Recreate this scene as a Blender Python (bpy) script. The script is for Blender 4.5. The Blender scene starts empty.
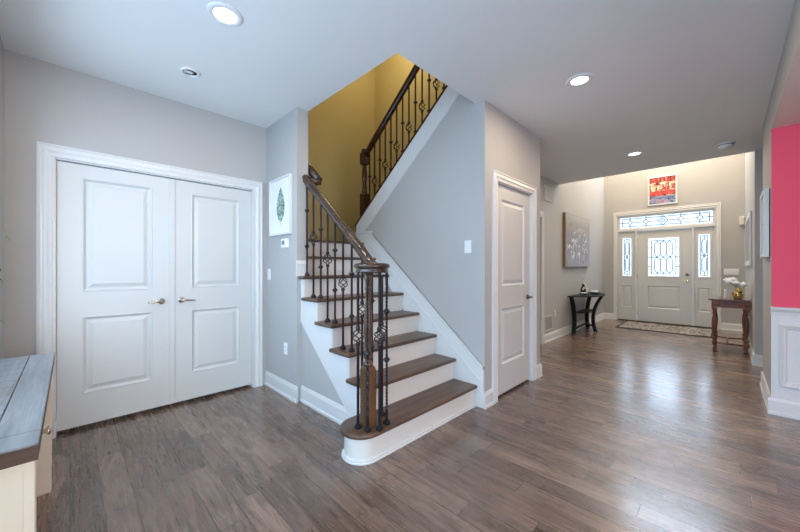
import bpy, bmesh, math, random
from math import sin, cos, pi, atan2, sqrt, radians
from mathutils import Vector, Matrix

SC = bpy.context.scene
COL = SC.collection
random.seed(7)


def srgb(r, g, b):
    def f(c):
        c /= 255.0
        return c / 12.92 if c <= 0.04045 else ((c + 0.055) / 1.055) ** 2.4
    return (f(r), f(g), f(b), 1.0)


# ------------------------------------------------------------------ camera, world, lights, exposure
# x runs down the hall to the front door, y to the left, the camera stands at the origin at 1.25 m
cam = bpy.data.cameras.new('camera')
cam.sensor_width = 36.0
cam.lens = 36.0 * 328.5 / 800.0
cam.shift_y = 1.5 / 800.0
cam.clip_start = 0.05
cam.clip_end = 200
cam_o = bpy.data.objects.new('camera', cam)
COL.objects.link(cam_o)
cam_o.location = (0, 0, 1.25)
cam_o.rotation_euler = (pi / 2, 0, -(pi / 2 - atan2(327.0, 328.5)) + 0.0)
# camera forward is 44.87 degrees left of the hall direction (+x)
TH = atan2(327.0, 328.5)
cam_o.rotation_euler = (pi / 2, 0, TH - pi / 2)
SC.camera = cam_o

SC.view_settings.view_transform = 'Standard'
SC.view_settings.look = 'None'
SC.view_settings.gamma = 1.0
SC.view_settings.exposure = -0.08
SC.view_settings.use_curve_mapping = False

world = bpy.data.worlds.new('world')
SC.world = world
world.use_nodes = True
bg = world.node_tree.nodes['Background']
# overcast sky, brighter on the sunny street side (+x) than behind the viewer
_wn, _wl = world.node_tree.nodes, world.node_tree.links
_tc = _wn.new('ShaderNodeTexCoord')
_sp = _wn.new('ShaderNodeSeparateXYZ')
_wl.new(_tc.outputs['Generated'], _sp.inputs[0])
_mr = _wn.new('ShaderNodeMapRange')
_mr.inputs[1].default_value = -0.6
_mr.inputs[2].default_value = 0.9
_mr.inputs[3].default_value = 4.2
_mr.inputs[4].default_value = 11.0
_wl.new(_sp.outputs[0], _mr.inputs[0])
_mz = _wn.new('ShaderNodeMapRange')          # dim near the horizon, as over a street of houses
_mz.interpolation_type = 'SMOOTHSTEP'
_mz.inputs[1].default_value = 0.12
_mz.inputs[2].default_value = 0.30
_mz.inputs[3].default_value = 0.18
_mz.inputs[4].default_value = 1.0
_wl.new(_sp.outputs[2], _mz.inputs[0])
_mm = _wn.new('ShaderNodeMath')
_mm.operation = 'MULTIPLY'
_wl.new(_mr.outputs[0], _mm.inputs[0])
_wl.new(_mz.outputs[0], _mm.inputs[1])
_wl.new(_mm.outputs[0], bg.inputs['Strength'])
bg.inputs['Color'].default_value = (0.62, 0.80, 1.0, 1)


def lamp(kind, name, loc, energy, color=(1, 1, 1), size=1.0, size_y=None, aim=None, parent=None, spot=None):
    l = bpy.data.lights.new(name, kind)
    l.energy = energy
    l.color = color
    if kind == 'AREA':
        l.size = size
        if size_y:
            l.shape = 'RECTANGLE'
            l.size_y = size_y
        else:
            l.shape = 'DISK'
    elif kind in ('POINT', 'SPOT'):
        l.shadow_soft_size = size
        if spot:
            l.spot_size = spot
            l.spot_blend = 0.6
    o = bpy.data.objects.new(name, l)
    COL.objects.link(o)
    o.location = loc
    if aim is not None:
        d = Vector(aim) - Vector(loc)
        o.rotation_euler = d.to_track_quat('-Z', 'Y').to_euler()
    if parent is not None:
        o.parent = parent
    return o


# added daylight fills at the open sides; only the left lamp has a window
lamp('AREA', 'daylight_fill_behind', (-1.5, 0.2, 1.5), 88, (0.44, 0.70, 1.0), 3.0, 2.2, aim=(2.0, 0.9, 1.4))
_side = lamp('AREA', 'daylight_fill_side', (.1, -3.6, 1.5), 74, (0.92, 0.98, 0.98), 2.0, 2.0, aim=(.1, 3.0, 1.6))
lamp('AREA', 'window_daylight_left', (-.75, 2.03, 1.65), 72, (0.56, 0.78, 1.0), 2.1, 1.5, aim=(1.0, 2.03, 1.6))
_side.data.spread = radians(125)
# stairwell lamp and foyer chandelier, both above the picture
lamp('POINT', 'stairwell_lamp', (3.1, 3.3, 4.7), 25, (1.0, 0.86, 0.56), 0.15)
lamp('POINT', 'foyer_lamp', (8.15, 0.9, 4.7), 230, (1.0, 0.73, 0.38), 0.35)
lamp('POINT', 'dining_chandelier', (2.9, -2.8, 2.0), 32, (1.0, 0.80, 0.55), 0.22)
lamp('AREA', 'foyer_daylight_fill', (9.2, 0.9, 4.2), 135, (0.50, 0.72, 1.0), 1.6, 1.4, aim=(6.6, 0.9, 1.0))  # added area fill in place of an upper foyer window, none is built

# ------------------------------------------------------------------ node materials
MATS = {}


def nodes_of(m):
    return m.node_tree.nodes, m.node_tree.links


def node(m, typ, **kw):
    n = m.node_tree.nodes.new(typ)
    for k, v in kw.items():
        if k in ('operation', 'blend_type', 'data_type', 'noise_dimensions', 'feature', 'wave_type', 'bands_direction', 'interpolation_type', 'distance'):
            setattr(n, k, v)
    return n


def math_n(m, op, a, b=None, c=None):
    n = node(m, 'ShaderNodeMath', operation=op)
    for i, v in enumerate((a, b, c)):
        if v is None:
            continue
        if isinstance(v, (int, float)):
            n.inputs[i].default_value = v
        else:
            m.node_tree.links.new(v, n.inputs[i])
    return n.outputs[0]


def mixc(m, fac, a, b, mode='MIX'):
    n = node(m, 'ShaderNodeMix', data_type='RGBA')
    n.blend_type = mode
    for sock, v in ((n.inputs[0], fac), (n.inputs[6], a), (n.inputs[7], b)):
        if isinstance(v, (int, float)):
            sock.default_value = v
        elif isinstance(v, tuple):
            sock.default_value = v
        else:
            m.node_tree.links.new(v, sock)
    return n.outputs[2]


def ramp(m, fac, stops):
    n = node(m, 'ShaderNodeValToRGB')
    e = n.color_ramp.elements
    while len(e) > 1:
        e.remove(e[-1])
    e[0].position, e[0].color = stops[0]
    for p, c in stops[1:]:
        x = e.new(p)
        x.color = c
    if fac is not None:
        m.node_tree.links.new(fac, n.inputs[0])
    return n.outputs[0]


def coords(m, scale=(1, 1, 1), kind='Object'):
    tc = node(m, 'ShaderNodeTexCoord')
    mp = node(m, 'ShaderNodeMapping')
    mp.inputs['Scale'].default_value = scale
    m.node_tree.links.new(tc.outputs[kind], mp.inputs[0])
    return mp.outputs[0]


def noise(m, vec, scale=5.0, detail=4.0, rough=0.5, dist=0.0):
    n = node(m, 'ShaderNodeTexNoise')
    n.inputs['Scale'].default_value = scale
    n.inputs['Detail'].default_value = detail
    n.inputs['Roughness'].default_value = rough
    n.inputs['Distortion'].default_value = dist
    if vec is not None:
        m.node_tree.links.new(vec, n.inputs['Vector'])
    return n.outputs['Fac']


def bump(m, height, strength=0.2, distance=0.01):
    b = node(m, 'ShaderNodeBump')
    b.inputs['Strength'].default_value = strength
    b.inputs['Distance'].default_value = distance
    m.node_tree.links.new(height, b.inputs['Height'])
    m.node_tree.links.new(b.outputs[0], bsdf(m).inputs['Normal'])


def bsdf(m):
    return m.node_tree.nodes['Principled BSDF']


def new_mat(name, color=(0.8, 0.8, 0.8, 1), rough=0.5, metal=0.0, spec=0.5):
    m = bpy.data.materials.new(name)
    m.use_nodes = True
    b = bsdf(m)
    b.inputs['Base Color'].default_value = color
    b.inputs['Roughness'].default_value = rough
    b.inputs['Metallic'].default_value = metal
    b.inputs['Specular IOR Level'].default_value = spec
    MATS[name] = m
    return m


def paint(name, color, rough=0.6, bumps=0.05, scale=180.0, spec=0.3):
    m = new_mat(name, color, rough, spec=spec)
    v = coords(m)
    c = noise(m, v, 1.3, 2.0)
    dark = tuple(x * 0.96 for x in color[:3]) + (1,)
    m.node_tree.links.new(mixc(m, c, dark, color), bsdf(m).inputs['Base Color'])
    bump(m, noise(m, v, scale, 2.0), bumps, 0.002)
    return m


def wood(name, dark, light, rough=0.35, axis='x', scale=14.0, coat=0.0, stretch=0.07, bstr=0.15):
    m = new_mat(name, light, rough)
    s = {'x': (stretch, 1, 1), 'y': (1, stretch, 1), 'z': (1, 1, stretch)}[axis]
    v = coords(m, s)
    g = noise(m, v, scale, 6.0, 0.62, 0.6)
    f = noise(m, v, scale * 6, 3.0, 0.5)
    mix = math_n(m, 'ADD', math_n(m, 'MULTIPLY', g, 0.75), math_n(m, 'MULTIPLY', f, 0.25))
    col = ramp(m, mix, [(0.32, dark), (0.66, light)])
    m.node_tree.links.new(col, bsdf(m).inputs['Base Color'])
    bsdf(m).inputs['Coat Weight'].default_value = coat
    bsdf(m).inputs['Coat Roughness'].default_value = 0.15
    bump(m, mix, bstr, 0.003)
    return m


M_WALL = paint('wall_paint_grey', (0.445, 0.44, 0.435, 1), 0.55)
M_CEIL = paint('ceiling_paint', (0.80, 0.80, 0.79, 1), 0.8, 0.08, 120.0)
M_STAIRWALL = paint('stairwell_warm_glow', (0.60, 0.49, 0.24, 1), 0.6)  # warm glow of the stairwell lamp partly put into the wall colour
M_PINK = paint('dining_paint_pink', (0.80, 0.085, 0.16, 1), 0.55)
M_TRIM = paint('trim_white', (0.68, 0.685, 0.685, 1), 0.32, 0.02, 60.0, 0.5)
M_DOOR = paint('door_white', (0.60, 0.61, 0.605, 1), 0.38, 0.03, 90.0, 0.5)
M_RISER = paint('riser_white', (0.68, 0.65, 0.61, 1), 0.4, 0.02, 60.0, 0.5)
M_TREAD = wood('tread_walnut', (0.026, 0.014, 0.009, 1), (0.155, 0.090, 0.058, 1), 0.36, 'x', 18.0, 0.08)
M_RAIL = wood('rail_wood', (0.018, 0.010, 0.007, 1), (0.066, 0.036, 0.023, 1), 0.25, 'y', 20.0, 0.35)
M_NEWEL = wood('newel_wood', (0.045, 0.022, 0.011, 1), (0.20, 0.105, 0.052, 1), 0.3, 'z', 22.0, 0.3)
M_RAIL_UP = wood('rail_wood_upper', (0.022, 0.007, 0.004, 1), (0.075, 0.026, 0.014, 1), 0.25, 'y', 20.0, 0.35)
M_IRON = new_mat('wrought_iron', (0.020, 0.022, 0.027, 1), 0.38, 0.4)
bump(M_IRON, noise(M_IRON, coords(M_IRON), 90.0, 3.0), 0.15, 0.002)
M_IRON_UP = new_mat('wrought_iron_bronze', (0.035, 0.017, 0.012, 1), 0.4, 0.6)
bump(M_IRON_UP, noise(M_IRON_UP, coords(M_IRON_UP), 90.0, 3.0), 0.15, 0.002)
M_NICKEL = new_mat('satin_nickel', (0.62, 0.55, 0.46, 1), 0.22, 1.0)
bump(M_NICKEL, noise(M_NICKEL, coords(M_NICKEL), 200.0, 2.0), 0.03, 0.001)
M_DARKMETAL = new_mat('dark_bronze', (0.16, 0.13, 0.12, 1), 0.3, 1.0)
bump(M_DARKMETAL, noise(M_DARKMETAL, coords(M_DARKMETAL), 200.0, 2.0), 0.03, 0.001)
M_PLASTIC = paint('white_plastic', (0.80, 0.80, 0.80, 1), 0.35, 0.01, 50.0, 0.5)
M_DARK = paint('dark_void', (0.02, 0.02, 0.022, 1), 0.7, 0.02, 50.0)
M_SCREEN = paint('thermostat_screen', (0.24, 0.27, 0.27, 1), 0.2, 0.0, 50.0, 0.5)
M_BLACKWOOD = wood('black_stained_wood', (0.005, 0.004, 0.005, 1), (0.016, 0.013, 0.015, 1), 0.45, 'x', 16.0, 0.0)
bsdf(M_BLACKWOOD).inputs['Specular IOR Level'].default_value = 0.2
M_CHERRY = wood('cherry_wood', (0.07, 0.019, 0.009, 1), (0.27, 0.088, 0.042, 1), 0.42, 'z', 16.0, 0.0)
M_CHERRYTOP = wood('cherry_top', (0.07, 0.022, 0.014, 1), (0.20, 0.075, 0.045, 1), 0.16, 'x', 16.0, 0.7)
M_CREAM = paint('cream_paint', (0.80, 0.74, 0.62, 1), 0.5, 0.03, 80.0)
M_GREYTOP = wood('grey_weathered_wood', (0.10, 0.105, 0.11, 1), (0.235, 0.24, 0.25, 1), 0.42, 'y', 22.0, 0.1)
M_TOPEDGE = wood('brown_edge_wood', (0.035, 0.018, 0.011, 1), (0.10, 0.055, 0.034, 1), 0.6, 'x', 22.0)
M_LEAF = new_mat('leaf_green', (0.10, 0.22, 0.06, 1), 0.4)
M_LEAF.node_tree.links.new(mixc(M_LEAF, noise(M_LEAF, coords(M_LEAF), 30.0, 3.0), (0.06, 0.15, 0.035, 1), (0.17, 0.30, 0.10, 1)), bsdf(M_LEAF).inputs['Base Color'])
M_POT = paint('pot_terracotta', (0.52, 0.22, 0.08, 1), 0.5, 0.05, 60.0)
M_POTRIM = paint('pot_rim_yellow', (0.80, 0.62, 0.10, 1), 0.4, 0.02, 60.0)
M_SOIL = paint('soil', (0.05, 0.035, 0.025, 1), 0.95, 0.5, 60.0)
M_PAPER = paint('print_paper', (0.80, 0.82, 0.82, 1), 0.6, 0.01, 50.0)
M_PRINTLEAF = new_mat('printed_leaf', (0.25, 0.42, 0.30, 1), 0.6)
M_PRINTLEAF.node_tree.links.new(ramp(M_PRINTLEAF, noise(M_PRINTLEAF, coords(M_PRINTLEAF, (1, 1, 3)), 26.0, 4.0), [(0.36, (0.06, 0.10, 0.09, 1)), (0.48, (0.20, 0.33, 0.27, 1)), (0.64, (0.46, 0.58, 0.53, 1))]), bsdf(M_PRINTLEAF).inputs['Base Color'])
M_GOLD = new_mat('gold_leaf', (0.75, 0.52, 0.16, 1), 0.28, 0.8)
M_GOLD.node_tree.links.new(ramp(M_GOLD, noise(M_GOLD, coords(M_GOLD), 42.0, 2.0), [(0.40, (0.05, 0.035, 0.02, 1)), (0.47, (0.70, 0.47, 0.14, 1)), (0.7, (0.95, 0.80, 0.42, 1))]), bsdf(M_GOLD).inputs['Base Color'])
M_GILT = wood('gilt_wood', (0.16, 0.085, 0.025, 1), (0.36, 0.22, 0.075, 1), 0.45, 'z', 30.0)
M_PETAL = paint('white_petal', (0.80, 0.83, 0.88, 1), 0.6, 0.1, 90.0)
M_BLOSSOM = paint('ivory_blossom', (0.72, 0.72, 0.62, 1), 0.55, 0.1, 90.0)
M_TEAL = new_mat('teal_glaze', (0.02, 0.085, 0.085, 1), 0.12)
M_TEAL.node_tree.links.new(mixc(M_TEAL, noise(M_TEAL, coords(M_TEAL), 30.0, 3.0), (0.012, 0.045, 0.05, 1), (0.06, 0.17, 0.16, 1)), bsdf(M_TEAL).inputs['Base Color'])
M_DISH = new_mat('green_dish', (0.05, 0.10, 0.07, 1), 0.2)
M_DISH.node_tree.links.new(mixc(M_DISH, noise(M_DISH, coords(M_DISH), 40.0, 3.0), (0.02, 0.045, 0.035, 1), (0.12, 0.20, 0.14, 1)), bsdf(M_DISH).inputs['Base Color'])
M_LEAD = new_mat('lead_came', (0.07, 0.075, 0.08, 1), 0.5, 0.5)
bump(M_LEAD, noise(M_LEAD, coords(M_LEAD), 100.0, 2.0), 0.05, 0.001)
M_GREYPRINT = paint('grey_print', (0.26, 0.265, 0.28, 1), 0.3, 0.02, 20.0)
M_GROUND = paint('porch_concrete', (0.55, 0.55, 0.54, 1), 0.8, 0.2, 30.0)


def emission(name, color, strength):
    m = new_mat(name, color, 0.5)
    b = bsdf(m)
    b.inputs['Emission Color'].default_value = color
    b.inputs['Emission Strength'].default_value = strength
    return m


M_BULB = emission('lamp_lens', (1.0, 0.95, 0.88, 1), 6.0)


def glass_mat():
    m = bpy.data.materials.new('textured_glass')
    m.use_nodes = True
    nt = m.node_tree
    nt.nodes.clear()
    out = nt.nodes.new('ShaderNodeOutputMaterial')
    tr = nt.nodes.new('ShaderNodeBsdfTransparent')
    tr.inputs[0].default_value = (0.96, 0.98, 1, 1)
    tl = nt.nodes.new('ShaderNodeBsdfTranslucent')
    tl.inputs[0].default_value = (0.9, 0.95, 1, 1)
    gl = nt.nodes.new('ShaderNodeBsdfGlossy')
    gl.inputs['Roughness'].default_value = 0.12
    tc = nt.nodes.new('ShaderNodeTexCoord')
    ns = nt.nodes.new('ShaderNodeTexNoise')
    ns.inputs['Scale'].default_value = 30
    nt.links.new(tc.outputs['Object'], ns.inputs['Vector'])
    mp = nt.nodes.new('ShaderNodeMapRange')
    mp.inputs[3].default_value = 0.0
    mp.inputs[4].default_value = 0.22
    nt.links.new(ns.outputs['Fac'], mp.inputs[0])
    m1 = nt.nodes.new('ShaderNodeMixShader')
    nt.links.new(mp.outputs[0], m1.inputs[0])
    nt.links.new(tr.outputs[0], m1.inputs[1])
    nt.links.new(tl.outputs[0], m1.inputs[2])
    m2 = nt.nodes.new('ShaderNodeMixShader')
    m2.inputs[0].default_value = 0.06
    nt.links.new(m1.outputs[0], m2.inputs[1])
    nt.links.new(gl.outputs[0], m2.inputs[2])
    nt.links.new(m2.outputs[0], out.inputs[0])
    return m


M_GLASS = glass_mat()


def floor_mat():
    m = new_mat('hickory_planks', (0.15, 0.12, 0.1, 1), 0.3)
    L = m.node_tree.links
    tc = node(m, 'ShaderNodeTexCoord')
    sp = node(m, 'ShaderNodeSeparateXYZ')
    L.new(tc.outputs['Object'], sp.inputs[0])
    W = 0.125
    u = math_n(m, 'DIVIDE', sp.outputs[0], W)
    row = math_n(m, 'FLOOR', u)
    wn = node(m, 'ShaderNodeTexWhiteNoise', noise_dimensions='1D')
    L.new(row, wn.inputs['W'])
    ln = math_n(m, 'ADD', 0.62, math_n(m, 'MULTIPLY', wn.outputs['Value'], 0.55))
    v = math_n(m, 'DIVIDE', math_n(m, 'ADD', sp.outputs[1], math_n(m, 'MULTIPLY', wn.outputs['Value'], 37.0)), ln)
    idx = math_n(m, 'FLOOR', v)
    cb = node(m, 'ShaderNodeCombineXYZ')
    L.new(row, cb.inputs[0])
    L.new(idx, cb.inputs[1])
    w2 = node(m, 'ShaderNodeTexWhiteNoise', noise_dimensions='2D')
    L.new(cb.outputs[0], w2.inputs['Vector'])
    r2 = w2.outputs['Value']
    # seams
    du = math_n(m, 'MULTIPLY', math_n(m, 'SUBTRACT', 0.5, math_n(m, 'ABSOLUTE', math_n(m, 'SUBTRACT', math_n(m, 'FRACT', u), 0.5))), W)
    dv = math_n(m, 'MULTIPLY', math_n(m, 'SUBTRACT', 0.5, math_n(m, 'ABSOLUTE', math_n(m, 'SUBTRACT', math_n(m, 'FRACT', v), 0.5))), ln)
    d = math_n(m, 'MINIMUM', du, dv)
    mr = node(m, 'ShaderNodeMapRange')
    mr.inputs[1].default_value = 0.0008
    mr.inputs[2].default_value = 0.0026
    L.new(d, mr.inputs[0])
    seam = mr.outputs[0]
    # grain, stretched along the plank
    cv = node(m, 'ShaderNodeCombineXYZ')
    L.new(math_n(m, 'MULTIPLY', sp.outputs[0], 1.0), cv.inputs[0])
    L.new(math_n(m, 'MULTIPLY', sp.outputs[1], 0.085), cv.inputs[1])
    L.new(math_n(m, 'MULTIPLY', r2, 20.0), cv.inputs[2])
    g1 = noise(m, cv.outputs[0], 26.0, 6.0, 0.65, 1.1)
    g2 = noise(m, cv.outputs[0], 120.0, 5.0, 0.7, 1.6)
    base = ramp(m, r2, [(0.0, (0.115, 0.071, 0.053, 1)), (0.35, (0.152, 0.097, 0.072, 1)), (0.7, (0.19, 0.125, 0.093, 1)), (1.0, (0.25, 0.168, 0.124, 1))])
    gr = ramp(m, g1, [(0.32, (0.42, 0.40, 0.39, 1)), (0.46, (0.92, 0.92, 0.92, 1)), (0.70, (1.28, 1.26, 1.24, 1))])
    c = mixc(m, 1.0, base, gr, 'MULTIPLY')
    gf = ramp(m, g2, [(0.39, (0.30, 0.28, 0.27, 1)), (0.46, (1, 1, 1, 1))])
    c = mixc(m, 0.75, c, gf, 'MULTIPLY')
    c = mixc(m, seam, (0.022, 0.016, 0.014, 1), c)
    L.new(c, bsdf(m).inputs['Base Color'])
    L.new(math_n(m, 'ADD', 0.20, math_n(m, 'MULTIPLY', g1, 0.14)), bsdf(m).inputs['Roughness'])
    wav = noise(m, cv.outputs[0], 7.0, 2.0, 0.5)
    h = math_n(m, 'ADD', math_n(m, 'ADD', math_n(m, 'MULTIPLY', g1, 0.28), math_n(m, 'MULTIPLY', g2, 0.10)),
               math_n(m, 'ADD', math_n(m, 'MULTIPLY', wav, 0.5), math_n(m, 'MULTIPLY', seam, 0.35)))
    bsdf(m).inputs['Specular IOR Level'].default_value = 0.75
    bsdf(m).inputs['Coat Weight'].default_value = 0.35
    bsdf(m).inputs['Coat Roughness'].default_value = 0.16
    bump(m, h, 0.16, 0.005)
    return m


M_FLOOR = floor_mat()


def rug_mat():
    m = new_mat('rug_scrolls', (0.4, 0.37, 0.33, 1), 0.95)
    v = coords(m)
    n = noise(m, v, 8.0, 2.0, 0.55, 1.6)
    c = ramp(m, n, [(0.36, (0.03, 0.026, 0.028, 1)), (0.43, (0.04, 0.034, 0.034, 1)), (0.47, (0.42, 0.37, 0.31, 1)), (0.53, (0.40, 0.35, 0.29, 1)), (0.56, (0.05, 0.043, 0.042, 1)), (0.60, (0.06, 0.05, 0.05, 1)), (0.64, (0.40, 0.36, 0.30, 1))])
    m.node_tree.links.new(c, bsdf(m).inputs['Base Color'])
    bump(m, noise(m, v, 300.0, 2.0), 0.5, 0.004)
    return m


M_RUG = rug_mat()
M_RUGEDGE = paint('rug_border', (0.045, 0.036, 0.033, 1), 0.95, 0.4, 250.0)


def canvas_mat():
    m = new_mat('abstract_grey_canvas', (0.4, 0.4, 0.42, 1), 0.6)
    v = coords(m, (1, 1, 0.45), 'Generated')
    v2 = coords(m, (1, 1, 1), 'Generated')
    sp = node(m, 'ShaderNodeSeparateXYZ')
    m.node_tree.links.new(v2, sp.inputs[0])
    base = ramp(m, sp.outputs[2], [(0.0, (0.30, 0.33, 0.40, 1)), (0.55, (0.26, 0.27, 0.32, 1)), (0.78, (0.33, 0.30, 0.29, 1)), (1.0, (0.42, 0.41, 0.40, 1))])
    n = noise(m, v, 16.0, 5.0, 0.7, 0.7)
    drips = ramp(m, n, [(0.54, (0, 0, 0, 1)), (0.60, (1, 1, 1, 1))])
    # white daubs only in the middle of the canvas
    mid = math_n(m, 'SUBTRACT', 1.0, math_n(m, 'MULTIPLY', math_n(m, 'ABSOLUTE', math_n(m, 'SUBTRACT', sp.outputs[2], 0.42)), 2.6))
    sx = math_n(m, 'SUBTRACT', 1.0, math_n(m, 'POWER', math_n(m, 'MULTIPLY', math_n(m, 'ABSOLUTE', math_n(m, 'SUBTRACT', sp.outputs[0], 0.5)), 2.1), 3.0))
    f = math_n(m, 'MULTIPLY', math_n(m, 'MULTIPLY', drips, math_n(m, 'MAXIMUM', mid, 0.0)), math_n(m, 'MAXIMUM', sx, 0.0))
    f = math_n(m, 'MINIMUM', math_n(m, 'MULTIPLY', f, 1.9), 1.0)
    c = mixc(m, f, base, (0.88, 0.88, 0.90, 1))
    n2 = noise(m, v, 9.0, 5.0, 0.7, 0.5)
    c = mixc(m, math_n(m, 'MULTIPLY', ramp(m, n2, [(0.36, (1, 1, 1, 1)), (0.46, (0, 0, 0, 1))]), 0.55), c, (0.12, 0.10, 0.12, 1))
    m.node_tree.links.new(c, bsdf(m).inputs['Base Color'])
    bump(m, n, 0.3, 0.006)
    return m


M_CANVAS = canvas_mat()


def redart_mat():
    m = new_mat('red_abstract_print', (0.6, 0.1, 0.1, 1), 0.5)
    v = coords(m, (1, 1, 0.35), 'Generated')
    v2 = coords(m, (1, 1, 1), 'Generated')
    sp = node(m, 'ShaderNodeSeparateXYZ')
    m.node_tree.links.new(v2, sp.inputs[0])
    n1 = noise(m, v, 13.0, 3.0, 0.6, 0.3)
    c = ramp(m, n1, [(0.37, (0.07, 0.015, 0.02, 1)), (0.46, (0.30, 0.03, 0.035, 1)), (0.55, (0.48, 0.05, 0.045, 1)), (0.64, (0.62, 0.30, 0.22, 1))])
    # a bright red band across the middle
    z = sp.outputs[2]
    band = math_n(m, 'LESS_THAN', math_n(m, 'ABSOLUTE', math_n(m, 'SUBTRACT', z, 0.42)), 0.09)
    c = mixc(m, math_n(m, 'MULTIPLY', band, 0.6), c, (0.62, 0.055, 0.04, 1))
    # cream blots above it
    n2 = noise(m, coords(m, (1, 1, 1), 'Generated'), 7.5, 3.0, 0.6, 0.8)
    mid = math_n(m, 'LESS_THAN', math_n(m, 'ABSOLUTE', math_n(m, 'SUBTRACT', z, 0.65)), 0.17)
    blot = math_n(m, 'MULTIPLY', mid, ramp(m, n2, [(0.49, (0, 0, 0, 1)), (0.53, (1, 1, 1, 1))]))
    c = mixc(m, blot, c, (0.70, 0.58, 0.42, 1))
    # dark and blue strokes at the foot
    low = math_n(m, 'LESS_THAN', z, 0.30)
    foot = ramp(m, noise(m, coords(m, (0.4, 0.4, 1.6), 'Generated'), 7.0, 3.0, 0.6, 0.8), [(0.40, (0.03, 0.03, 0.05, 1)), (0.48, (0.16, 0.22, 0.42, 1)), (0.56, (0.35, 0.42, 0.60, 1)), (0.64, (0.50, 0.05, 0.08, 1))])
    c = mixc(m, low, c, foot)
    m.node_tree.links.new(c, bsdf(m).inputs['Base Color'])
    return m


M_REDART = redart_mat()
M_SKETCH = new_mat('pencil_sketch', (0.8, 0.8, 0.8, 1), 0.6)
M_SKETCH.node_tree.links.new(ramp(M_SKETCH, noise(M_SKETCH, coords(M_SKETCH), 34.0, 5.0, 0.7, 1.0), [(0.40, (0.34, 0.34, 0.36, 1)), (0.52, (0.76, 0.76, 0.78, 1))]), bsdf(M_SKETCH).inputs['Base Color'])


# ------------------------------------------------------------------ mesh building
class MB:
    def __init__(self, xf=None):
        self.bm = bmesh.new()
        self.xf = xf
        self.mi = 0

    def v(self, p):
        if self.xf:
            p = self.xf(*p)
        return self.bm.verts.new(p)

    def face(self, vs, smooth=False):
        try:
            f = self.bm.faces.new(vs)
            f.material_index = self.mi
            f.smooth = smooth
            return f
        except ValueError:
            return None

    def box(self, x0, x1, y0, y1, z0, z1):
        a = [self.v(p) for p in ((x0, y0, z0), (x1, y0, z0), (x1, y1, z0), (x0, y1, z0), (x0, y0, z1), (x1, y0, z1), (x1, y1, z1), (x0, y1, z1))]
        for q in ((3, 2, 1, 0), (4, 5, 6, 7), (0, 1, 5, 4), (1, 2, 6, 5), (2, 3, 7, 6), (3, 0, 4, 7)):
            self.face([a[i] for i in q])
        return self

    def prism(self, poly, axis, a0, a1):
        """poly in the two remaining axes, in order x,y,z without AXIS."""
        def mk(p, a):
            return {'x': (a, p[0], p[1]), 'y': (p[0], a, p[1]), 'z': (p[0], p[1], a)}[axis]
        lo = [self.v(mk(p, a0)) for p in poly]
        hi = [self.v(mk(p, a1)) for p in poly]
        n = len(poly)
        self.face(lo[::-1])
        self.face(hi)
        for i in range(n):
            self.face([lo[i], lo[(i + 1) % n], hi[(i + 1) % n], hi[i]])
        return self

    def rings(self, rings, caps=True, smooth=True, closed=True):
        vs = [[self.v(p) for p in r] for r in rings]
        n = len(rings[0])
        for a, b in zip(vs[:-1], vs[1:]):
            for i in range(n if closed else n - 1):
                self.face([a[i], a[(i + 1) % n], b[(i + 1) % n], b[i]], smooth)
        if caps:
            self.face(vs[0][::-1])
            self.face(vs[-1])
        return self

    def lathe(self, c, prof, n=16, smooth=True, axis='z', caps=True):
        rs = []
        for r, h in prof:
            ring = []
            for i in range(n):
                a = 2 * pi * i / n
                p, q = r * cos(a), r * sin(a)
                o = {'z': (p, q, h), 'x': (h, p, q), 'y': (q, h, p)}[axis]
                ring.append((c[0] + o[0], c[1] + o[1], c[2] + o[2]))
            rs.append(ring)
        return self.rings(rs, caps, smooth)

    def sqlathe(self, c, prof):
        """square-section stack: (half width, height)"""
        rs = [[(c[0] + sx * r, c[1] + sy * r, c[2] + h) for sx, sy in ((-1, -1), (1, -1), (1, 1), (-1, 1))] for r, h in prof]
        return self.rings(rs, True, False)

    def tube(self, path, r, n=8, sect=None, smooth=True, up=(0, 0, 1), twist=0.0):
        P = [Vector(p) for p in path]
        rs = []
        for i, p in enumerate(P):
            t = (P[min(i + 1, len(P) - 1)] - P[max(i - 1, 0)]).normalized()
            u = Vector(up)
            if abs(t.dot(u)) > 0.97:
                u = Vector((0, 1, 0)) if abs(t.y) < 0.9 else Vector((1, 0, 0))
            s = t.cross(u).normalized()
            w = s.cross(t).normalized()
            rr = r[i] if isinstance(r, (list, tuple)) else r
            pts = sect if sect else [(rr * cos(2 * pi * k / n), rr * sin(2 * pi * k / n)) for k in range(n)]
            ca, sa = cos(twist * i), sin(twist * i)
            rs.append([tuple(p + s * (x * ca - y * sa) + w * (x * sa + y * ca)) for x, y in pts])
        return self.rings(rs, True, smooth)

    def ball(self, c, r, seg=10, rng=6, sc=(1, 1, 1)):
        prof = []
        rs = []
        for j in range(rng + 1):
            a = -pi / 2 + pi * j / rng
            rr = max(cos(a), 0.02) * r
            rs.append([(c[0] + rr * cos(2 * pi * i / seg) * sc[0], c[1] + rr * sin(2 * pi * i / seg) * sc[1], c[2] + r * sin(a) * sc[2]) for i in range(seg)])
        return self.rings(rs, True, True)

    def build(self, name, mats, parent=None, bevel=0.0, segs=2, local=False):
        bmesh.ops.recalc_face_normals(self.bm, faces=self.bm.faces)
        me = bpy.data.meshes.new(name)
        if parent is not None and not local:
            off = world_loc(parent)
            bmesh.ops.translate(self.bm, verts=self.bm.verts, vec=-off)
        self.bm.to_mesh(me)
        self.bm.free()
        for m in (mats if isinstance(mats, (list, tuple)) else [mats]):
            me.materials.append(m)
        o = bpy.data.objects.new(name, me)
        COL.objects.link(o)
        if parent is not None:
            o.parent = parent
        if bevel:
            b = o.modifiers.new('bevel', 'BEVEL')
            b.width = bevel
            b.segments = segs
            b.limit_method = 'ANGLE'
            b.angle_limit = radians(40)
        return o


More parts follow.
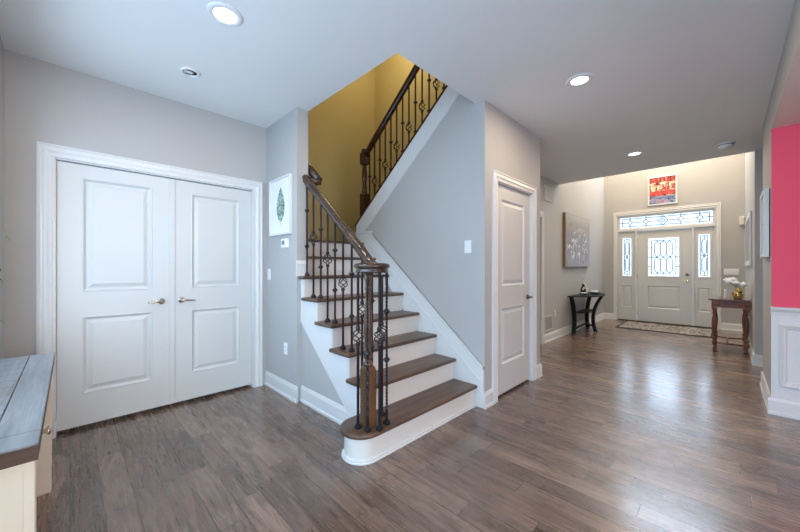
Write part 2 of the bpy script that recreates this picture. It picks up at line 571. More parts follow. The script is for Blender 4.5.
def world_loc(o):
    p = Vector((0, 0, 0))
    while o is not None:
        p += o.location
        o = o.parent
    return p


def thing(name, label, cat, loc=(0, 0, 0), group=None):
    o = bpy.data.objects.new(name, None)
    o.empty_display_size = 0.1
    COL.objects.link(o)
    o.location = loc
    o['label'] = label
    o['category'] = cat
    if group:
        o['group'] = group
    return o


def struct(o, label=None):
    o['kind'] = 'structure'
    if label:
        o['label'] = label
    return o


def dup(root, loc, label, group=None):
    r = root.copy()
    COL.objects.link(r)
    r.location = loc
    r['label'] = label
    if group:
        r['group'] = group
    for ch in list(root.children):
        c = ch.copy()
        COL.objects.link(c)
        c.parent = r
        for g in list(ch.children):
            d = g.copy()
            COL.objects.link(d)
            d.parent = c
    return r


H = 2.74          # ceiling
HI = 5.4          # two-storey foyer and stairwell
XL = 1.487        # face of the wall left of the stairs
XB = 2.60         # blue side wall of the flight
YC = 1.526        # wall with the closet door
YH = 2.14         # left wall of the hall
YR = -0.27        # right wall of the hall
XF = 9.25         # front wall
RISE, RUN, Y1 = 0.195, 0.231, 1.613
SL = RISE / RUN

# ------------------------------------------------------------------ floor, ceilings, walls
fl = MB()
a = [fl.v(p) for p in ((-1.8, -4, 0), (XF + .15, -4, 0), (XF + .15, 3.7, 0), (-1.8, 3.7, 0))]
fl.face(a)
b = [fl.v(p) for p in ((-1.8, -4, -.1), (XF + .15, -4, -.1), (XF + .15, 3.7, -.1), (-1.8, 3.7, -.1))]
fl.face(b[::-1])
for i in range(4):
    fl.face([a[i], a[(i + 1) % 4], b[(i + 1) % 4], b[i]])
struct(fl.build('floor', M_FLOOR))

c = MB()
c.box(-1.8, 1.602, YR, 3.62, H, H + .3)
c.box(1.602, 3.82, YR, 1.622, H, H + .3)
c.box(3.82, 6.2, YR, YH + .12, H, H + .3)
c.box(5.2, 6.16, -2.4, YR, H, H + .3)
struct(c.build('ceiling', M_CEIL))
c = MB()
c.box(6.08, XF + .15, -.4, YH + .12, HI, HI + .1)
struct(c.build('ceiling_foyer', M_CEIL))
c = MB()
c.box(1.48, 3.88, 1.5, 4.48, HI, HI + .1)
struct(c.build('ceiling_stairwell', M_CEIL))
# dropped ceiling of the dining room with its grey edge towards the hall
c = MB()
c.box(-1.8, 4.36, -4, YR, 2.44, H + .3)
c.bm.faces.ensure_lookup_table()
for f in c.bm.faces:
    f.material_index = 0 if abs(f.calc_center_median().y - YR) < 1e-3 else 1
struct(c.build('ceiling_dining', [M_WALL, paint('dining_ceiling_paint', (0.72, 0.68, 0.62, 1), 0.8)]))

w = MB()
w.box(-.44, -.08, 3.50, 3.62, 0, H)
w.box(1.35, XL, 3.50, 3.62, 0, H)
w.box(-.08, 1.35, 3.50, 3.62, 2.06, H)
struct(w.build('wall_left', M_WALL))
w = MB()
w.box(-.30, 1.48, 3.9, 3.95, 0, 2.3)
struct(w.build('wall_closet_back', M_DARK))
# short wall in the near left corner, window wall beyond it
w = MB()
w.box(-.44, -.316, 3.06, 3.50, 0, H)
w.box(-.44, -.316, 1.0, 3.06, 0, .85)
w.box(-.44, -.316, 1.0, 3.06, 2.3, H)
w.box(-.44, -.316, .85, 1.0, 0, H)
struct(w.build('wall_window', M_WALL))
w = MB()
for y0, y1 in ((1.0, 1.05), (2.005, 2.055), (3.01, 3.06)):
    w.box(-.41, -.35, y0, y1, .85, 2.3)
for z0, z1 in ((.85, .9), (1.55, 1.6), (2.25, 2.3)):
    w.box(-.405, -.355, 1.0, 3.06, z0, z1)
wf = struct(w.build('window_4', M_TRIM))
w = MB()
w.box(-.384, -.378, 1.04, 3.02, .88, 2.27)
w.build('pane', M_GLASS, wf)

# wall left of the stairs (its end is the pier beside the steps) and the stairwell walls
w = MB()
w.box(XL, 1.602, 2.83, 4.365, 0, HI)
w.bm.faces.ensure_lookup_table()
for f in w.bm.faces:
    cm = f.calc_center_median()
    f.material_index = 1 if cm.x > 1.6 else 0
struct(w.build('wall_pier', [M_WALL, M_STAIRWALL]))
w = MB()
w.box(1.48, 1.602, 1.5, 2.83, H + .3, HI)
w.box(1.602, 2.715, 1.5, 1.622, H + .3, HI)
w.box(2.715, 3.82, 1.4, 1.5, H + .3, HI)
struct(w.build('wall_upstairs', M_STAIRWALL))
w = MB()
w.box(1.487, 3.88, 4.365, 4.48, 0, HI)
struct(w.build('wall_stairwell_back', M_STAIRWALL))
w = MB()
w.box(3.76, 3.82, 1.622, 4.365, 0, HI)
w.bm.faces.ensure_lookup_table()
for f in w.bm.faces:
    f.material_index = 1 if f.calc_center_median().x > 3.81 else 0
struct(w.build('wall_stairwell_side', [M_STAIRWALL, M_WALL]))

# wall between the flights: its top slopes with the upper flight
BT = lambda y: 1.807 + SL * (3.346 - y)           # top of the white band
w = MB()
w.prism([(YC, 0), (3.37, 0), (3.37, BT(3.37)), (1.622, BT(1.622)), (YC, BT(1.622))], 'x', XB, 2.715)
struct(w.build('wall_flight', M_WALL))
# closet wall
w = MB()
w.box(2.715, 2.81, YC, 1.622, 0, H)
w.box(3.60, 3.82, YC, 1.622, 0, H)
w.box(2.81, 3.60, YC, 1.622, 2.06, H)
struct(w.build('wall_closet', M_WALL))
# hall left wall with the side door opening, rising two storeys in the foyer
w = MB()
w.box(3.82, 4.55, YH, YH + .12, 0, H)
w.box(5.40, 6.2, YH, YH + .12, 0, H)
w.box(4.55, 5.40, YH, YH + .12, 2.07, H)
w.box(6.2, XF, YH, YH + .12, 0, HI)
struct(w.build('wall_hall_left', M_WALL))
w = MB()
w.box(6.08, 6.2, -.35, YH, H + .3, HI)
struct(w.build('wall_foyer_bridge', M_WALL))
# front wall around the door unit
w = MB()
w.box(XF, XF + .15, -.35, .16, 0, HI)
w.box(XF, XF + .15, 1.86, YH + .12, 0, HI)
w.box(XF, XF + .15, .16, 1.86, 2.48, HI)
struct(w.build('wall_front', M_WALL))
w = MB()
w.box(.5, 4.36, -4.12, -4, 0, H)
w.box(.38, .5, -4, -3.2, 0, H)
struct(w.build('wall_dining_back', M_PINK))
# right side: foyer wall, passage, short wall beside the dining room
w = MB()
w.box(6.16, XF, -.36, -.25, 0, HI)
w.box(6.16, 6.28, -2.4, -.36, 0, H)
struct(w.build('wall_foyer_right', M_WALL))
w = MB()
w.box(5.2, 6.16, -2.52, -2.4, 0, H)
w.box(5.08, 5.2, -2.4, YR - .12, 0, H)
struct(w.build('wall_passage', M_WALL))
w = MB()
w.box(4.36, 5.2, YR - .12, YR, 0, H)
struct(w.build('wall_hall_right', M_WALL))
w = MB()
w.box(4.25, 4.36, -4, YR, 0, 2.44)
w.bm.faces.ensure_lookup_table()
for f in w.bm.faces:
    f.material_index = 1 if f.calc_center_median().y > YR - .01 else 0
struct(w.build('wall_dining', [M_PINK, M_WALL]))

# ------------------------------------------------------------------ baseboards
BB = [(0, 0), (.022, 0), (.022, .018), (.015, .03), (.015, .115), (.009, .135), (.006, .145), (0, .145)]


def baseboard(name, p0, p1, n, h=.145):
    """run from p0 to p1 on the floor, profile growing along the normal n"""
    mb = MB()
    r0 = [(p0[0] + n[0] * d, p0[1] + n[1] * d, z * h / .145) for d, z in BB]
    r1 = [(p1[0] + n[0] * d, p1[1] + n[1] * d, z * h / .145) for d, z in BB]
    mb.rings([r0, r1], True, False)
    return struct(mb.build(name, M_TRIM))


baseboard('baseboard_pier', (XL, 3.50), (XL, 2.81), (-1, 0))
baseboard('baseboard_stairs', (1.537, 2.83), (1.537, 1.86), (-1, 0))
baseboard('baseboard_closet', (2.58, YC), (2.724, YC), (0, -1))
baseboard('baseboard_closet_end', (3.70, YC), (3.84, YC), (0, -1))
baseboard('baseboard_closet_side', (3.82, YC - .02), (3.82, YH), (1, 0))
baseboard('baseboard_hall_left', (5.49, YH), (XF, YH), (0, -1))
baseboard('baseboard_front_left', (XF, 1.94), (XF, YH), (-1, 0))
baseboard('baseboard_front_right', (XF, -.25), (XF, .08), (-1, 0))
baseboard('baseboard_foyer_right', (6.137, -.25), (XF, -.25), (0, 1))
baseboard('baseboard_passage', (6.16, -.2285), (6.16, -2.4), (-1, 0))
baseboard('baseboard_hall_right', (4.235, YR), (5.215, YR), (0, 1))
baseboard('baseboard_passage_near', (5.2, YR + .015), (5.2, -2.4), (1, 0))
baseboard('baseboard_pier_end', (XL - .01, 2.83), (1.602, 2.83), (0, -1)).location = (0, 0, 1.17)


# ------------------------------------------------------------------ casings and panelled doors
CAS = [(0, 0), (0, .016), (.012, .020), (.018, .014), (.030, .014), (.036, .018), (.050, .019), (.062, .012), (.076, .010), (.082, .015), (.09, .015), (.09, 0)]


def casing(name, u0, u1, z1, xf, width=.09, parent=None):
    """three-sided casing around the opening u0..u1, up to z1; profile from outer edge inwards"""
    mb = MB(xf)
    s = width / .09
    pr = [(d * s, t) for d, t in CAS]      # d from the outer edge to the opening
    W = width

    def ring(u, z, du, dz):
        return [(u + du * (W - d), t, z + dz * (W - d)) for d, t in pr]
    rs = [[(u0 - (W - d), t, 0) for d, t in pr], ring(u0, z1, -1, 1), ring(u1, z1, 1, 1), [(u1 + (W - d), t, 0) for d, t in pr]]
    mb.rings(rs, True, False)
    return struct(mb.build(name, M_TRIM, parent))


def panel_face(mb, u0, u1, z0, z1):
    """a moulded raised panel; w = depth, 0 at the door face, negative into the door"""
    steps = [(0, 0), (.006, .003), (.012, .0), (.024, -.013), (.034, -.013), (.062, -.003)]
    rs = [[(u0 + i, d, z0 + i), (u1 - i, d, z0 + i), (u1 - i, d, z1 - i), (u0 + i, d, z1 - i)] for i, d in steps]
    mb.rings(rs, False, False)
    i = steps[-1][0]
    mb.face([mb.v(p) for p in ((u0 + i, -.003, z0 + i), (u1 - i, -.003, z0 + i), (u1 - i, -.003, z1 - i), (u0 + i, -.003, z1 - i))])


def panel_door(name, u0, u1, z0, z1, panels, xf, mat=M_DOOR, th=.038, glass=None, parent=None):
    """door leaf with stiles, rails and panels; panels: (u0,u1,z0,z1) bottom to top in one column"""
    mb = MB(xf)
    allp = sorted(panels + ([glass] if glass else []), key=lambda p: p[2])
    pu0, pu1 = allp[0][0], allp[0][1]
    mb.box(u0, pu0, -th, 0, z0, z1)
    mb.box(pu1, u1, -th, 0, z0, z1)
    z = z0
    for p in allp:
        mb.box(pu0, pu1, -th, 0, z, p[2])
        z = p[3]
    mb.box(pu0, pu1, -th, 0, z, z1)
    for p in panels:
        panel_face(mb, *p)
        mb.box(p[0], p[1], -th, -.018, p[2], p[3])
    o = mb.build(name, mat, parent)
    if parent is None:
        struct(o)
    return o


def lever(parent, xf, u, z, du, mat, rose=.028, length=.10):
    """door lever: rosette and arm, two parts of the door"""
    mb = MB(xf)
    ring = lambda r, d: [(u + r * cos(2 * pi * i / 20), d, z + r * sin(2 * pi * i / 20)) for i in range(20)]
    mb.rings([ring(rose, 0), ring(rose, .006), ring(rose * .8, .012), ring(.013, .014), ring(.011, .05), ring(.010, .056)], True, True)
    rosette = mb.build('rosette', mat, parent)
    mb = MB(xf)
    pts = [(u - du * .005, .048, z), (u + du * .03, .052, z), (u + du * .065, .052, z - .004), (u + du * length, .046, z - .006)]
    rr = [(.011, .009), (.009, .008), (.0075, .006), (.006, .005)]
    mb.rings([[(p[0], p[1] + b * sin(2 * pi * i / 10), p[2] + a_ * cos(2 * pi * i / 10)) for i in range(10)] for p, (a_, b) in zip(pts, rr)], True, True)
    mb.build('lever_handle', mat, parent)
    return rosette


# double doors in the left wall
xf_left = lambda y0: (lambda u, d, z: (u, y0 - d, z))
casing('trim_1', -.08, 1.35, 2.06, xf_left(3.50))
w = MB()
w.box(-.08, -.072, 3.505, 3.61, 0, 2.06)
w.box(1.342, 1.35, 3.505, 3.61, 0, 2.06)
w.box(-.072, 1.342, 3.505, 3.61, 2.05, 2.06)
w.box(-.072, 1.342, 3.572, 3.60, 2.03, 2.05)
struct(w.build('trim_2', M_TRIM))
xd = xf_left(3.53)
dl = panel_door('door_1', -.070, .645, .030, 2.045, [(.065, .505, .27, .87), (.065, .505, 1.06, 1.945)], xd)
dr = panel_door('door_2', .655, 1.340, .030, 2.045, [(.793, 1.222, .27, .86), (.793, 1.222, 1.06, 1.937)], xd)
w = MB(xd)
w.box(.625, .668, 0, .008, .03, 2.045)
w.build('astragal', M_DOOR, dl, .003)
lever(dl, xd, .567, .955, -1, M_NICKEL)
lever(dr, xd, .716, .955, 1, M_NICKEL)

# closet door under the upper flight
xc = lambda y0: (lambda u, d, z: (u, y0 - d, z))
casing('trim_3', 2.81, 3.60, 2.06, xc(YC), .085)
w = MB()
w.box(2.81, 2.818, YC, 1.62, 0, 2.06)
w.box(3.592, 3.60, YC, 1.62, 0, 2.06)
w.box(2.818, 3.592, YC, 1.62, 2.05, 2.06)
struct(w.build('trim_4', M_TRIM))
dc = panel_door('door_3', 2.822, 3.588, .025, 2.046, [(2.944, 3.455, .30, .86), (2.944, 3.455, 1.06, 1.92)], xc(1.548))
lever(dc, xc(1.548), 3.53, .93, -1, M_DARKMETAL, .027, .09)
for z in (.372, 1.105, 1.835):
    h = MB()
    h.lathe((2.823, 1.545, z - .045), [(.006, 0), (.006, .09)], 8)
    h.box(2.823, 2.836, 1.5455, 1.5485, z - .045, z + .045)
    h.build('hinge', M_NICKEL, dc)
w = MB()
w.box(2.72, 3.76, 2.1, 2.12, 0, 2.2)
struct(w.build('wall_closet_inside', M_DARK))

# side door of the hall (only its far casing shows past the closet)
casing('trim_5', 4.55, 5.40, 2.07, xc(YH), .09)
panel_door('door_4', 4.558, 5.392, .02, 2.055, [(4.68, 5.27, .27, .86), (4.68, 5.27, 1.06, 1.93)], xc(YH + .05))

# ------------------------------------------------------------------ front door unit
xfr = lambda x0: (lambda u, d, z: (x0 - d, u, z))
casing('trim_6', .165, 1.855, 2.475, xfr(XF), .085)
w = MB()
# mullions and head between door, sidelights and transom
w.box(XF - .002, XF + .12, 1.478, 1.512, 0, 2.12)
w.box(XF - .002, XF + .12, .486, .520, 0, 2.12)
w.box(XF - .002, XF + .12, .165, 1.855, 2.095, 2.15)
w.box(XF - .002, XF + .12, .165, 1.855, 2.445, 2.475)
w.box(XF + .02, XF + .12, 1.835, 1.855, 0, 2.47)
w.box(XF + .02, XF + .12, .165, .185, 0, 2.47)
struct(w.build('trim_7', M_TRIM, None, .003))
w = MB()
w.box(XF - .02, XF + .16, .165, 1.855, 0, .022)
struct(w.build('trim_8', M_TOPEDGE))


def glazing(parent, y0, y1, z0, z1, lines, x, fw=.022):
    """glazing bead, pane and lead lines of one light; LINES in unit coordinates"""
    f = MB()
    f.box(x - .012, x + .006, y0 - .004, y0 + fw, z0, z1)
    f.box(x - .012, x + .006, y1 - fw, y1 + .004, z0, z1)
    f.box(x - .012, x + .006, y0 + fw, y1 - fw, z0 - .004, z0 + fw)
    f.box(x - .012, x + .006, y0 + fw, y1 - fw, z1 - fw, z1 + .004)
    f.build('glazing_bead', M_TRIM, parent)
    p = MB()
    p.box(x + .012, x + .018, y0, y1, z0, z1)
    p.build('pane', M_GLASS, parent)
    l = MB()
    Y = lambda u: y1 - fw - u * (y1 - y0 - 2 * fw)
    Z = lambda t: z0 + fw + t * (z1 - z0 - 2 * fw)
    for poly in lines:
        for (a0, b0), (a1, b1) in zip(poly[:-1], poly[1:]):
            l.tube([(x + .006, Y(a0), Z(b0)), (x + .006, Y(a1), Z(b1))], .0085, 6)
    l.build('lead_came', M_LEAD, parent)


def hex_cols(n, x0, x1, z0, z1, cut):
    """n long hexagons side by side"""
    out = []
    wd = (x1 - x0) / n
    for i in range(n):
        a0, a1, m_ = x0 + i * wd, x0 + (i + 1) * wd, x0 + (i + .5) * wd
        out.append([(m_, z0), (a1, z0 + cut), (a1, z1 - cut), (m_, z1), (a0, z1 - cut), (a0, z0 + cut), (m_, z0)])
    return out


door_lines = [[(.10, .06), (.90, .06), (.90, .94), (.10, .94), (.10, .06)]]
door_lines += hex_cols(3, .2, .8, .08, .50, .07) + hex_cols(3, .2, .8, .50, .92, .07)
door_lines += [[(.10, .50), (.30, .50)], [(.70, .50), (.90, .50)], [(0, .5), (.1, .5)], [(.9, .5), (1, .5)], [(0, .75), (.1, .75)], [(.9, .75), (1, .75)], [(0, .25), (.1, .25)], [(.9, .25), (1, .25)]]
for m_ in (.3, .5, .7):
    door_lines += [[(m_, .92), (m_, .94)], [(m_, .06), (m_, .08)]]
side_lines = [[(.18, .03), (.82, .03), (.82, .97), (.18, .97), (.18, .03)]]
side_lines += hex_cols(1, .3, .7, .10, .48, .05) + hex_cols(1, .3, .7, .52, .90, .05)
side_lines += [[(.5, .48), (.62, .5), (.5, .52), (.38, .5), (.5, .48)], [(.18, .5), (.38, .5)], [(.62, .5), (.82, .5)], [(.5, .90), (.5, .97)], [(.5, .03), (.5, .10)]]
tr_lines = [[(.03, .14), (.97, .14), (.97, .86), (.03, .86), (.03, .14)]]
for m_, s in ((.12, .03), (.31, .03), (.5, .055), (.69, .03), (.88, .03)):
    q = s * 7.5
    tr_lines += [[(m_ - s, .5), (m_, .5 + q), (m_ + s, .5), (m_, .5 - q), (m_ - s, .5)], [(m_, .5 + q), (m_, .98)], [(m_, .5 - q), (m_, .02)]]
tr_lines += [[(.5 - .025, .5), (.5, .5 + .2), (.525, .5), (.5, .3), (.475, .5)]]
for m0, m1 in ((0.0, .09), (.15, .28), (.34, .445), (.555, .66), (.72, .85), (.91, 1.0)):
    tr_lines += [[(m0, .5), (m1, .5)]]

fd = panel_door('door_5', .524, 1.474, .026, 2.088, [(.71, 1.29, .325, .85)], xfr(XF + .03), M_DOOR, .045, (.71, 1.29, 1.035, 1.93))
glazing(fd, .712, 1.288, 1.037, 1.928, door_lines, XF + .035)
lever(fd, xfr(XF + .03), .600, .955, 1, M_NICKEL, .026, .085)
w = MB(xfr(XF + .03))
ring = lambda r, d: [(.600 + r * cos(2 * pi * i / 18), d, 1.10 + r * sin(2 * pi * i / 18)) for i in range(18)]
w.rings([ring(.030, 0), ring(.029, .010), ring(.022, .014), ring(.012, .014), ring(.010, .030)], True, True)
w.build('deadbolt', M_DARKMETAL, fd)
for z in (.2, 1.06, 1.9):
    h = MB()
    h.lathe((XF + .024, 1.476, z - .05), [(.007, 0), (.007, .1)], 8)
    h.build('hinge', M_NICKEL, fd)
for nm, (a0, a1) in (('window_1', (1.514, 1.834)), ('window_2', (.186, .484))):
    gm = (a0 + a1) / 2
    gl = (gm - .108, gm + .108, 1.035, 1.96)
    sd = panel_door(nm, a0, a1, .026, 2.092, [(gl[0], gl[1], .315, .84)], xfr(XF + .03), M_DOOR, .045, gl)
    glazing(sd, gl[0] + .002, gl[1] - .002, gl[2] + .002, gl[3] - .002, side_lines, XF + .035)
w = MB()
w.box(XF + .02, XF + .06, .186, .2, 2.15, 2.445)
w.box(XF + .02, XF + .06, 1.82, 1.834, 2.15, 2.445)
tw = struct(w.build('window_3', M_TRIM))
glazing(tw, .188, 1.83, 2.152, 2.443, tr_lines, XF + .035)
# porch outside the door
w = MB()
w.box(XF + .15, 14, -3, 5, -.16, -.04)
struct(w.build('ground_porch', M_GROUND))

# ------------------------------------------------------------------ dining wainscot
w = MB()
w.box(4.238, 4.25, -4, YR + .002, 0, .86)
wa = struct(w.build('trim_9', M_TRIM))
w = MB()
prof = [(4.25, .845), (4.232, .85), (4.230, .872), (4.222, .882), (4.214, .90), (4.214, .912), (4.25, .916)]
w.prism([(x, z) for x, z in prof], 'y', -4, YR + .006)
w.build('chair_rail', M_TRIM, wa)
w = MB()
w.prism([(4.24, 0), (4.212, 0), (4.212, .02), (4.222, .03), (4.222, .115), (4.230, .137), (4.24, .137)], 'y', -4, YR + .022)
w.build('wainscot_base', M_TRIM, wa)
for y0, y1 in ((-.92, -.315), (-1.65, -1.05), (-2.4, -1.78)):
    w = MB(lambda u, d, z: (4.238 - d, u, z))
    st = [(0, 0), (0, .012), (.012, .018), (.022, .012), (.034, .010), (.040, .004), (.042, 0)]
    w.rings([[(y0 + i, d, .243 + i), (y1 - i, d, .243 + i), (y1 - i, d, .77 - i), (y0 + i, d, .77 - i)] for i, d in st], False, False)
    w.build('panel_moulding', M_TRIM, wa)

# ------------------------------------------------------------------ lower flight
st = thing('staircase', 'white-risered staircase with dark wood treads climbing between the pier and the grey side wall', 'stairs', (2.05, 1.6, 0))
Yk = lambda k: Y1 + RUN * (k - 1)
BC, BR = (1.385, 1.735), .150


def bull(r, yb, x1):
    """plan of the starting step: straight front, half-round left end"""
    pts = [(x1, BC[1] - r), (BC[0], BC[1] - r)]
    for i in range(1, 20):
        a_ = -pi / 2 - pi * i / 20
        pts.append((BC[0] + r * cos(a_), BC[1] + r * sin(a_)))
    pts += [(BC[0], BC[1] + r), (1.53, BC[1] + r), (1.53, yb), (x1, yb)]
    return pts


w = MB()
w.prism(bull(BR, Yk(2) + .012, 2.582), 'z', RISE - .030, RISE)
w.build('tread', M_TREAD, st, .010, 3)
w = MB()
w.prism(bull(BR - .030, Yk(2), 2.58), 'z', 0, RISE - .030)
w.build('riser', M_RISER, st)
w = MB()
w.prism(bull(BR - .012, Yk(2), 2.58), 'z', 0, .016)
w.prism(bull(BR - .020, Yk(2), 2.58), 'z', .016, .028)
w.build('shoe_moulding', M_TRIM, st, .004)
w = MB()
w.prism(bull(BR - .016, Yk(2), 2.58), 'z', RISE - .045, RISE - .030)
w.build('cove_moulding', M_TRIM, st, .005)
for k in range(2, 9):
    y0, y1, z = Yk(k) - .030, Yk(k + 1) + .012, RISE * k
    w = MB()
    if k <= 5:
        w.box(1.497, 2.582, y0, y1, z - .030, z)
    elif k == 6:
        w.prism([(1.497, y0), (2.582, y0), (2.582, y1), (1.603, y1), (1.603, 2.829), (1.497, 2.829)], 'z', z - .03, z)
    elif k == 7:
        w.box(1.603, 2.582, y0, y1, z - .03, z)
    else:
        w.prism([(1.603, y0), (2.582, y0), (2.582, 3.371), (3.759, 3.371), (3.759, 4.364), (1.603, 4.364)], 'z', z - .03, z)
    w.build('landing' if k == 8 else 'tread', M_TREAD, st, .010, 3)
    w = MB()
    xl = 1.528 if k <= 6 else 1.603
    if k == 6:
        w.box(1.528, 2.582, Yk(k), Yk(k) + .016, z - RISE, z - .03)
    else:
        w.box(xl, 2.582, Yk(k), Yk(k) + .016, z - RISE, z - .03)
    w.box(xl, 2.582, Yk(k) - .012, Yk(k), z - .045, z - .03)
    w.build('riser', M_RISER, st)
# cut stringer on the open side
low = lambda y: .741 + .847 * (y - 2.829)
poly = [(1.72, 0), (1.72, RISE - .03), (Yk(2) + .016, RISE - .03)]
for k in range(2, 6):
    poly += [(Yk(k) + .016, RISE * k - .03), (Yk(k + 1) + .016, RISE * k - .03)]
poly += [(Yk(6) + .016, RISE * 6 - .03), (2.829, RISE * 6 - .03), (2.829, low(2.829)), (1.955, 0)]
w = MB()
w.prism(poly, 'x', 1.524, 1.60)
w.build('stringer', M_TRIM, st)
w = MB()
w.prism([(2.829, 0), (2.829, low(2.829) - .002), (1.958, 0)], 'x', 1.537, 1.598)
struct(w.build('wall_understair', M_WALL))
# skirt board against the side wall, with a raised upper band and cap
sk = lambda y: .373 + SL * (y - 1.533)
w = MB()
w.prism([(YC + .002, 0), (YC + .002, sk(YC)), (3.06, sk(3.06)), (3.10, 1.697), (3.37, 1.697), (3.37, 1.53), (3.2, 1.53), (1.80, 0)], 'x', 2.583, 2.5995)
w.build('skirt_board', M_TRIM, st)
w = MB()
w.prism([(YC + .002, sk(YC) - .022), (YC + .002, sk(YC)), (3.06, sk(3.06)), (3.06, sk(3.06) - .022)], 'x', 2.568, 2.5995)
w.prism([(YC + .002, sk(YC) - .165), (YC + .002, sk(YC) - .150), (3.12, sk(3.12) - .150), (3.12, sk(3.12) - .165)], 'x', 2.574, 2.590)
w.prism([(3.06, 1.675), (3.06, 1.697), (3.365, 1.697), (3.365, 1.675)], 'x', 2.568, 2.5995)
w.build('skirt_cap', M_TRIM, st)

# white band and dark cap along the upper flight
w = MB()
w.prism([(3.372, BT(3.372) - .25), (3.372, BT(3.372)), (1.63, BT(1.63)), (1.63, BT(1.63) - .235), (3.15, BT(3.15) - .225)], 'x', 2.588, 2.5995)
struct(w.build('trim_10', M_TRIM))
w = MB()
w.prism([(3.39, BT(3.39)), (3.39, BT(3.39) + .028), (1.63, BT(1.63) + .028), (1.63, BT(1.63))], 'x', 2.582, 2.735)
struct(w.build('trim_11', M_RAIL_UP))
w = MB()
w.box(2.59, 2.725, 3.372, 3.388, 1.56, BT(3.385))
struct(w.build('trim_12', M_RAIL_UP))

# ------------------------------------------------------------------ railings
HB = .0065


def bar(mb, x, y, z0, z1, twisted=False, n=60):
    if not twisted:
        mb.box(x - HB, x + HB, y - HB, y + HB, z0, z1)
        return
    rs = []
    a, b = z0 + .09, z1 - .09
    for i in range(n + 1):
        t = i / n
        z = z0 + (z1 - z0) * t
        ang = min(max((z - a) / (b - a), 0), 1) * 2 * pi * 9
        rs.append([(x + HB * 1.414 * cos(ang + pi / 4 + q * pi / 2), y + HB * 1.414 * sin(ang + pi / 4 + q * pi / 2), z) for q in range(4)])
    mb.rings(rs, True, False)


def knuckle(parent, x, y, z, mat):
    mb = MB()
    mb.lathe((x, y, z), [(.0085, -.020), (.0125, -.016), (.0135, -.012), (.023, -.003), (.023, .003), (.0135, .012), (.0125, .016), (.0085, .020)], 10)
    return mb.build('knuckle', mat, parent)


def basket(parent, x, y, z, mat, R=.038, h=.042):
    mb = MB()
    for q in range(4):
        pts = []
        for i in range(11):
            t = i / 10
            r = .006 + (R - .006) * sin(pi * t) ** .75
            ang = q * pi / 2 + pi * t
            pts.append((x + r * cos(ang), y + r * sin(ang), z - h + 2 * h * t))
        mb.tube(pts, .0042, 6)
    for s in (-1, 1):
        mb.lathe((x, y, z + s * (h + .012)), [(.008, -.014), (.015, -.008), (.015, .008), (.008, .014)], 10)
    return mb.build('basket', mat, parent)


def shoe(parent, x, y, z, mat):
    mb = MB()
    mb.sqlathe((x, y, z), [(.017, 0), (.017, .014), (.013, .022), (.0095, .032)])
    return mb.build('shoe', mat, parent)


def baluster(parent, x, y, z0, z1, mat, knuckles=(), baskets=(), twisted=False, foot=True, slope=0.0):
    mb = MB()
    # leave the bar open inside a basket
    cuts = sorted(baskets)
    z = z0
    for bz in cuts:
        bar(mb, x, y, z, bz - .042, twisted, 30)
        z = bz + .042
    bar(mb, x, y, z, z1, twisted, 60 if not cuts else 30)
    b = mb.build('baluster', mat, parent)
    for k in knuckles:
        knuckle(b, x, y, k, mat)
    for k in baskets:
        basket(b, x, y, k, mat)
    if foot:
        shoe(b, x, y, z0, mat)
    return b


RP = [(-.022, -.034), (.022, -.034), (.024, -.016), (.031, -.008), (.031, .012), (.022, .028), (.008, .034), (-.008, .034), (-.022, .028), (-.031, .012), (-.031, -.008), (-.024, -.016)]
rl = thing('stair_railing', 'wrought iron and wood railing curling around the turned newel on the lowest step', 'railing', (1.42, 1.70, RISE))
rtop = lambda y: 1.283 + SL * (y - 1.82)
mb = MB()
path = [(1.57, 2.828, rtop(2.828) - .034)]
yy = 2.7
while yy > 1.90:
    path.append((1.57, yy, rtop(yy) - .034))
    yy -= .1
path += [(1.57, 1.86, 1.275), (1.57, 1.81, 1.250), (1.564, 1.76, 1.2465), (1.550, 1.70, 1.2465)]
mb.tube(path, .03, sect=RP, smooth=True)
mb.build('handrail', M_RAIL, rl)
VC = (1.43, 1.69)
mb = MB()
mb.lathe((VC[0], VC[1], 1.215), [(.085, 0), (.108, .002), (.110, .012), (.104, .020), (.106, .028), (.119, .036), (.121, .048), (.112, .060), (.085, .065), (.03, .067)], 40)
mb.build('volute_cap', M_RAIL, rl)
NC = (1.405, 1.70)
mb = MB()
nb = RISE
hw = .0375
mb.sqlathe((NC[0], NC[1], nb), [(hw, 0), (hw, .375), (hw - .006, .392), (.026, .40)])
mb.lathe((NC[0], NC[1], nb), [(.027, .398), (.034, .408), (.034, .418), (.024, .428), (.020, .440), (.030, .455), (.031, .470), (.021, .486), (.018, .50), (.024, .56), (.029, .62), (.028, .68), (.022, .78), (.018, .86), (.017, .90), (.023, .91), (.023, .925), (.017, .935), (.020, .96), (.028, .985), (.028, 1.02)], 20)
nw = mb.build('newel_post', M_NEWEL, rl)
# balusters on the treads, two a step, patterns alternating
ys = [2.795, 2.678, 2.555, 2.445, 2.333, 2.218, 2.101, 1.970, 1.855, 1.745]
for i, y in enumerate(ys):
    k = int((y - Y1 + .03) // RUN) + 1
    k = min(k, 6)
    z0 = RISE * k
    z1 = max(rtop(y), 1.26) - .066
    if i % 2 == 0:
        baluster(rl, 1.57, y, z0, z1, M_IRON, (z0 + .28, z0 + .615))
    else:
        baluster(rl, 1.57, y, z0, z1, M_IRON, (), (z0 + (.54 if i < 9 else .60),))
# balusters ringed around the newel under the volute
for (x, y), kind in (((1.335, 1.718), 'b'), ((1.352, 1.640), 't'), ((1.418, 1.598), 'b'), ((1.507, 1.627), 'k')):
    z1 = 1.222
    if kind == 'b':
        baluster(rl, x, y, RISE, z1, M_IRON, (), (RISE + .605,), False)
    elif kind == 't':
        baluster(rl, x, y, RISE, z1, M_IRON, (RISE + .50,), (), True)
    else:
        baluster(rl, x, y, RISE, z1, M_IRON, (RISE + .435, RISE + .76), (), True)

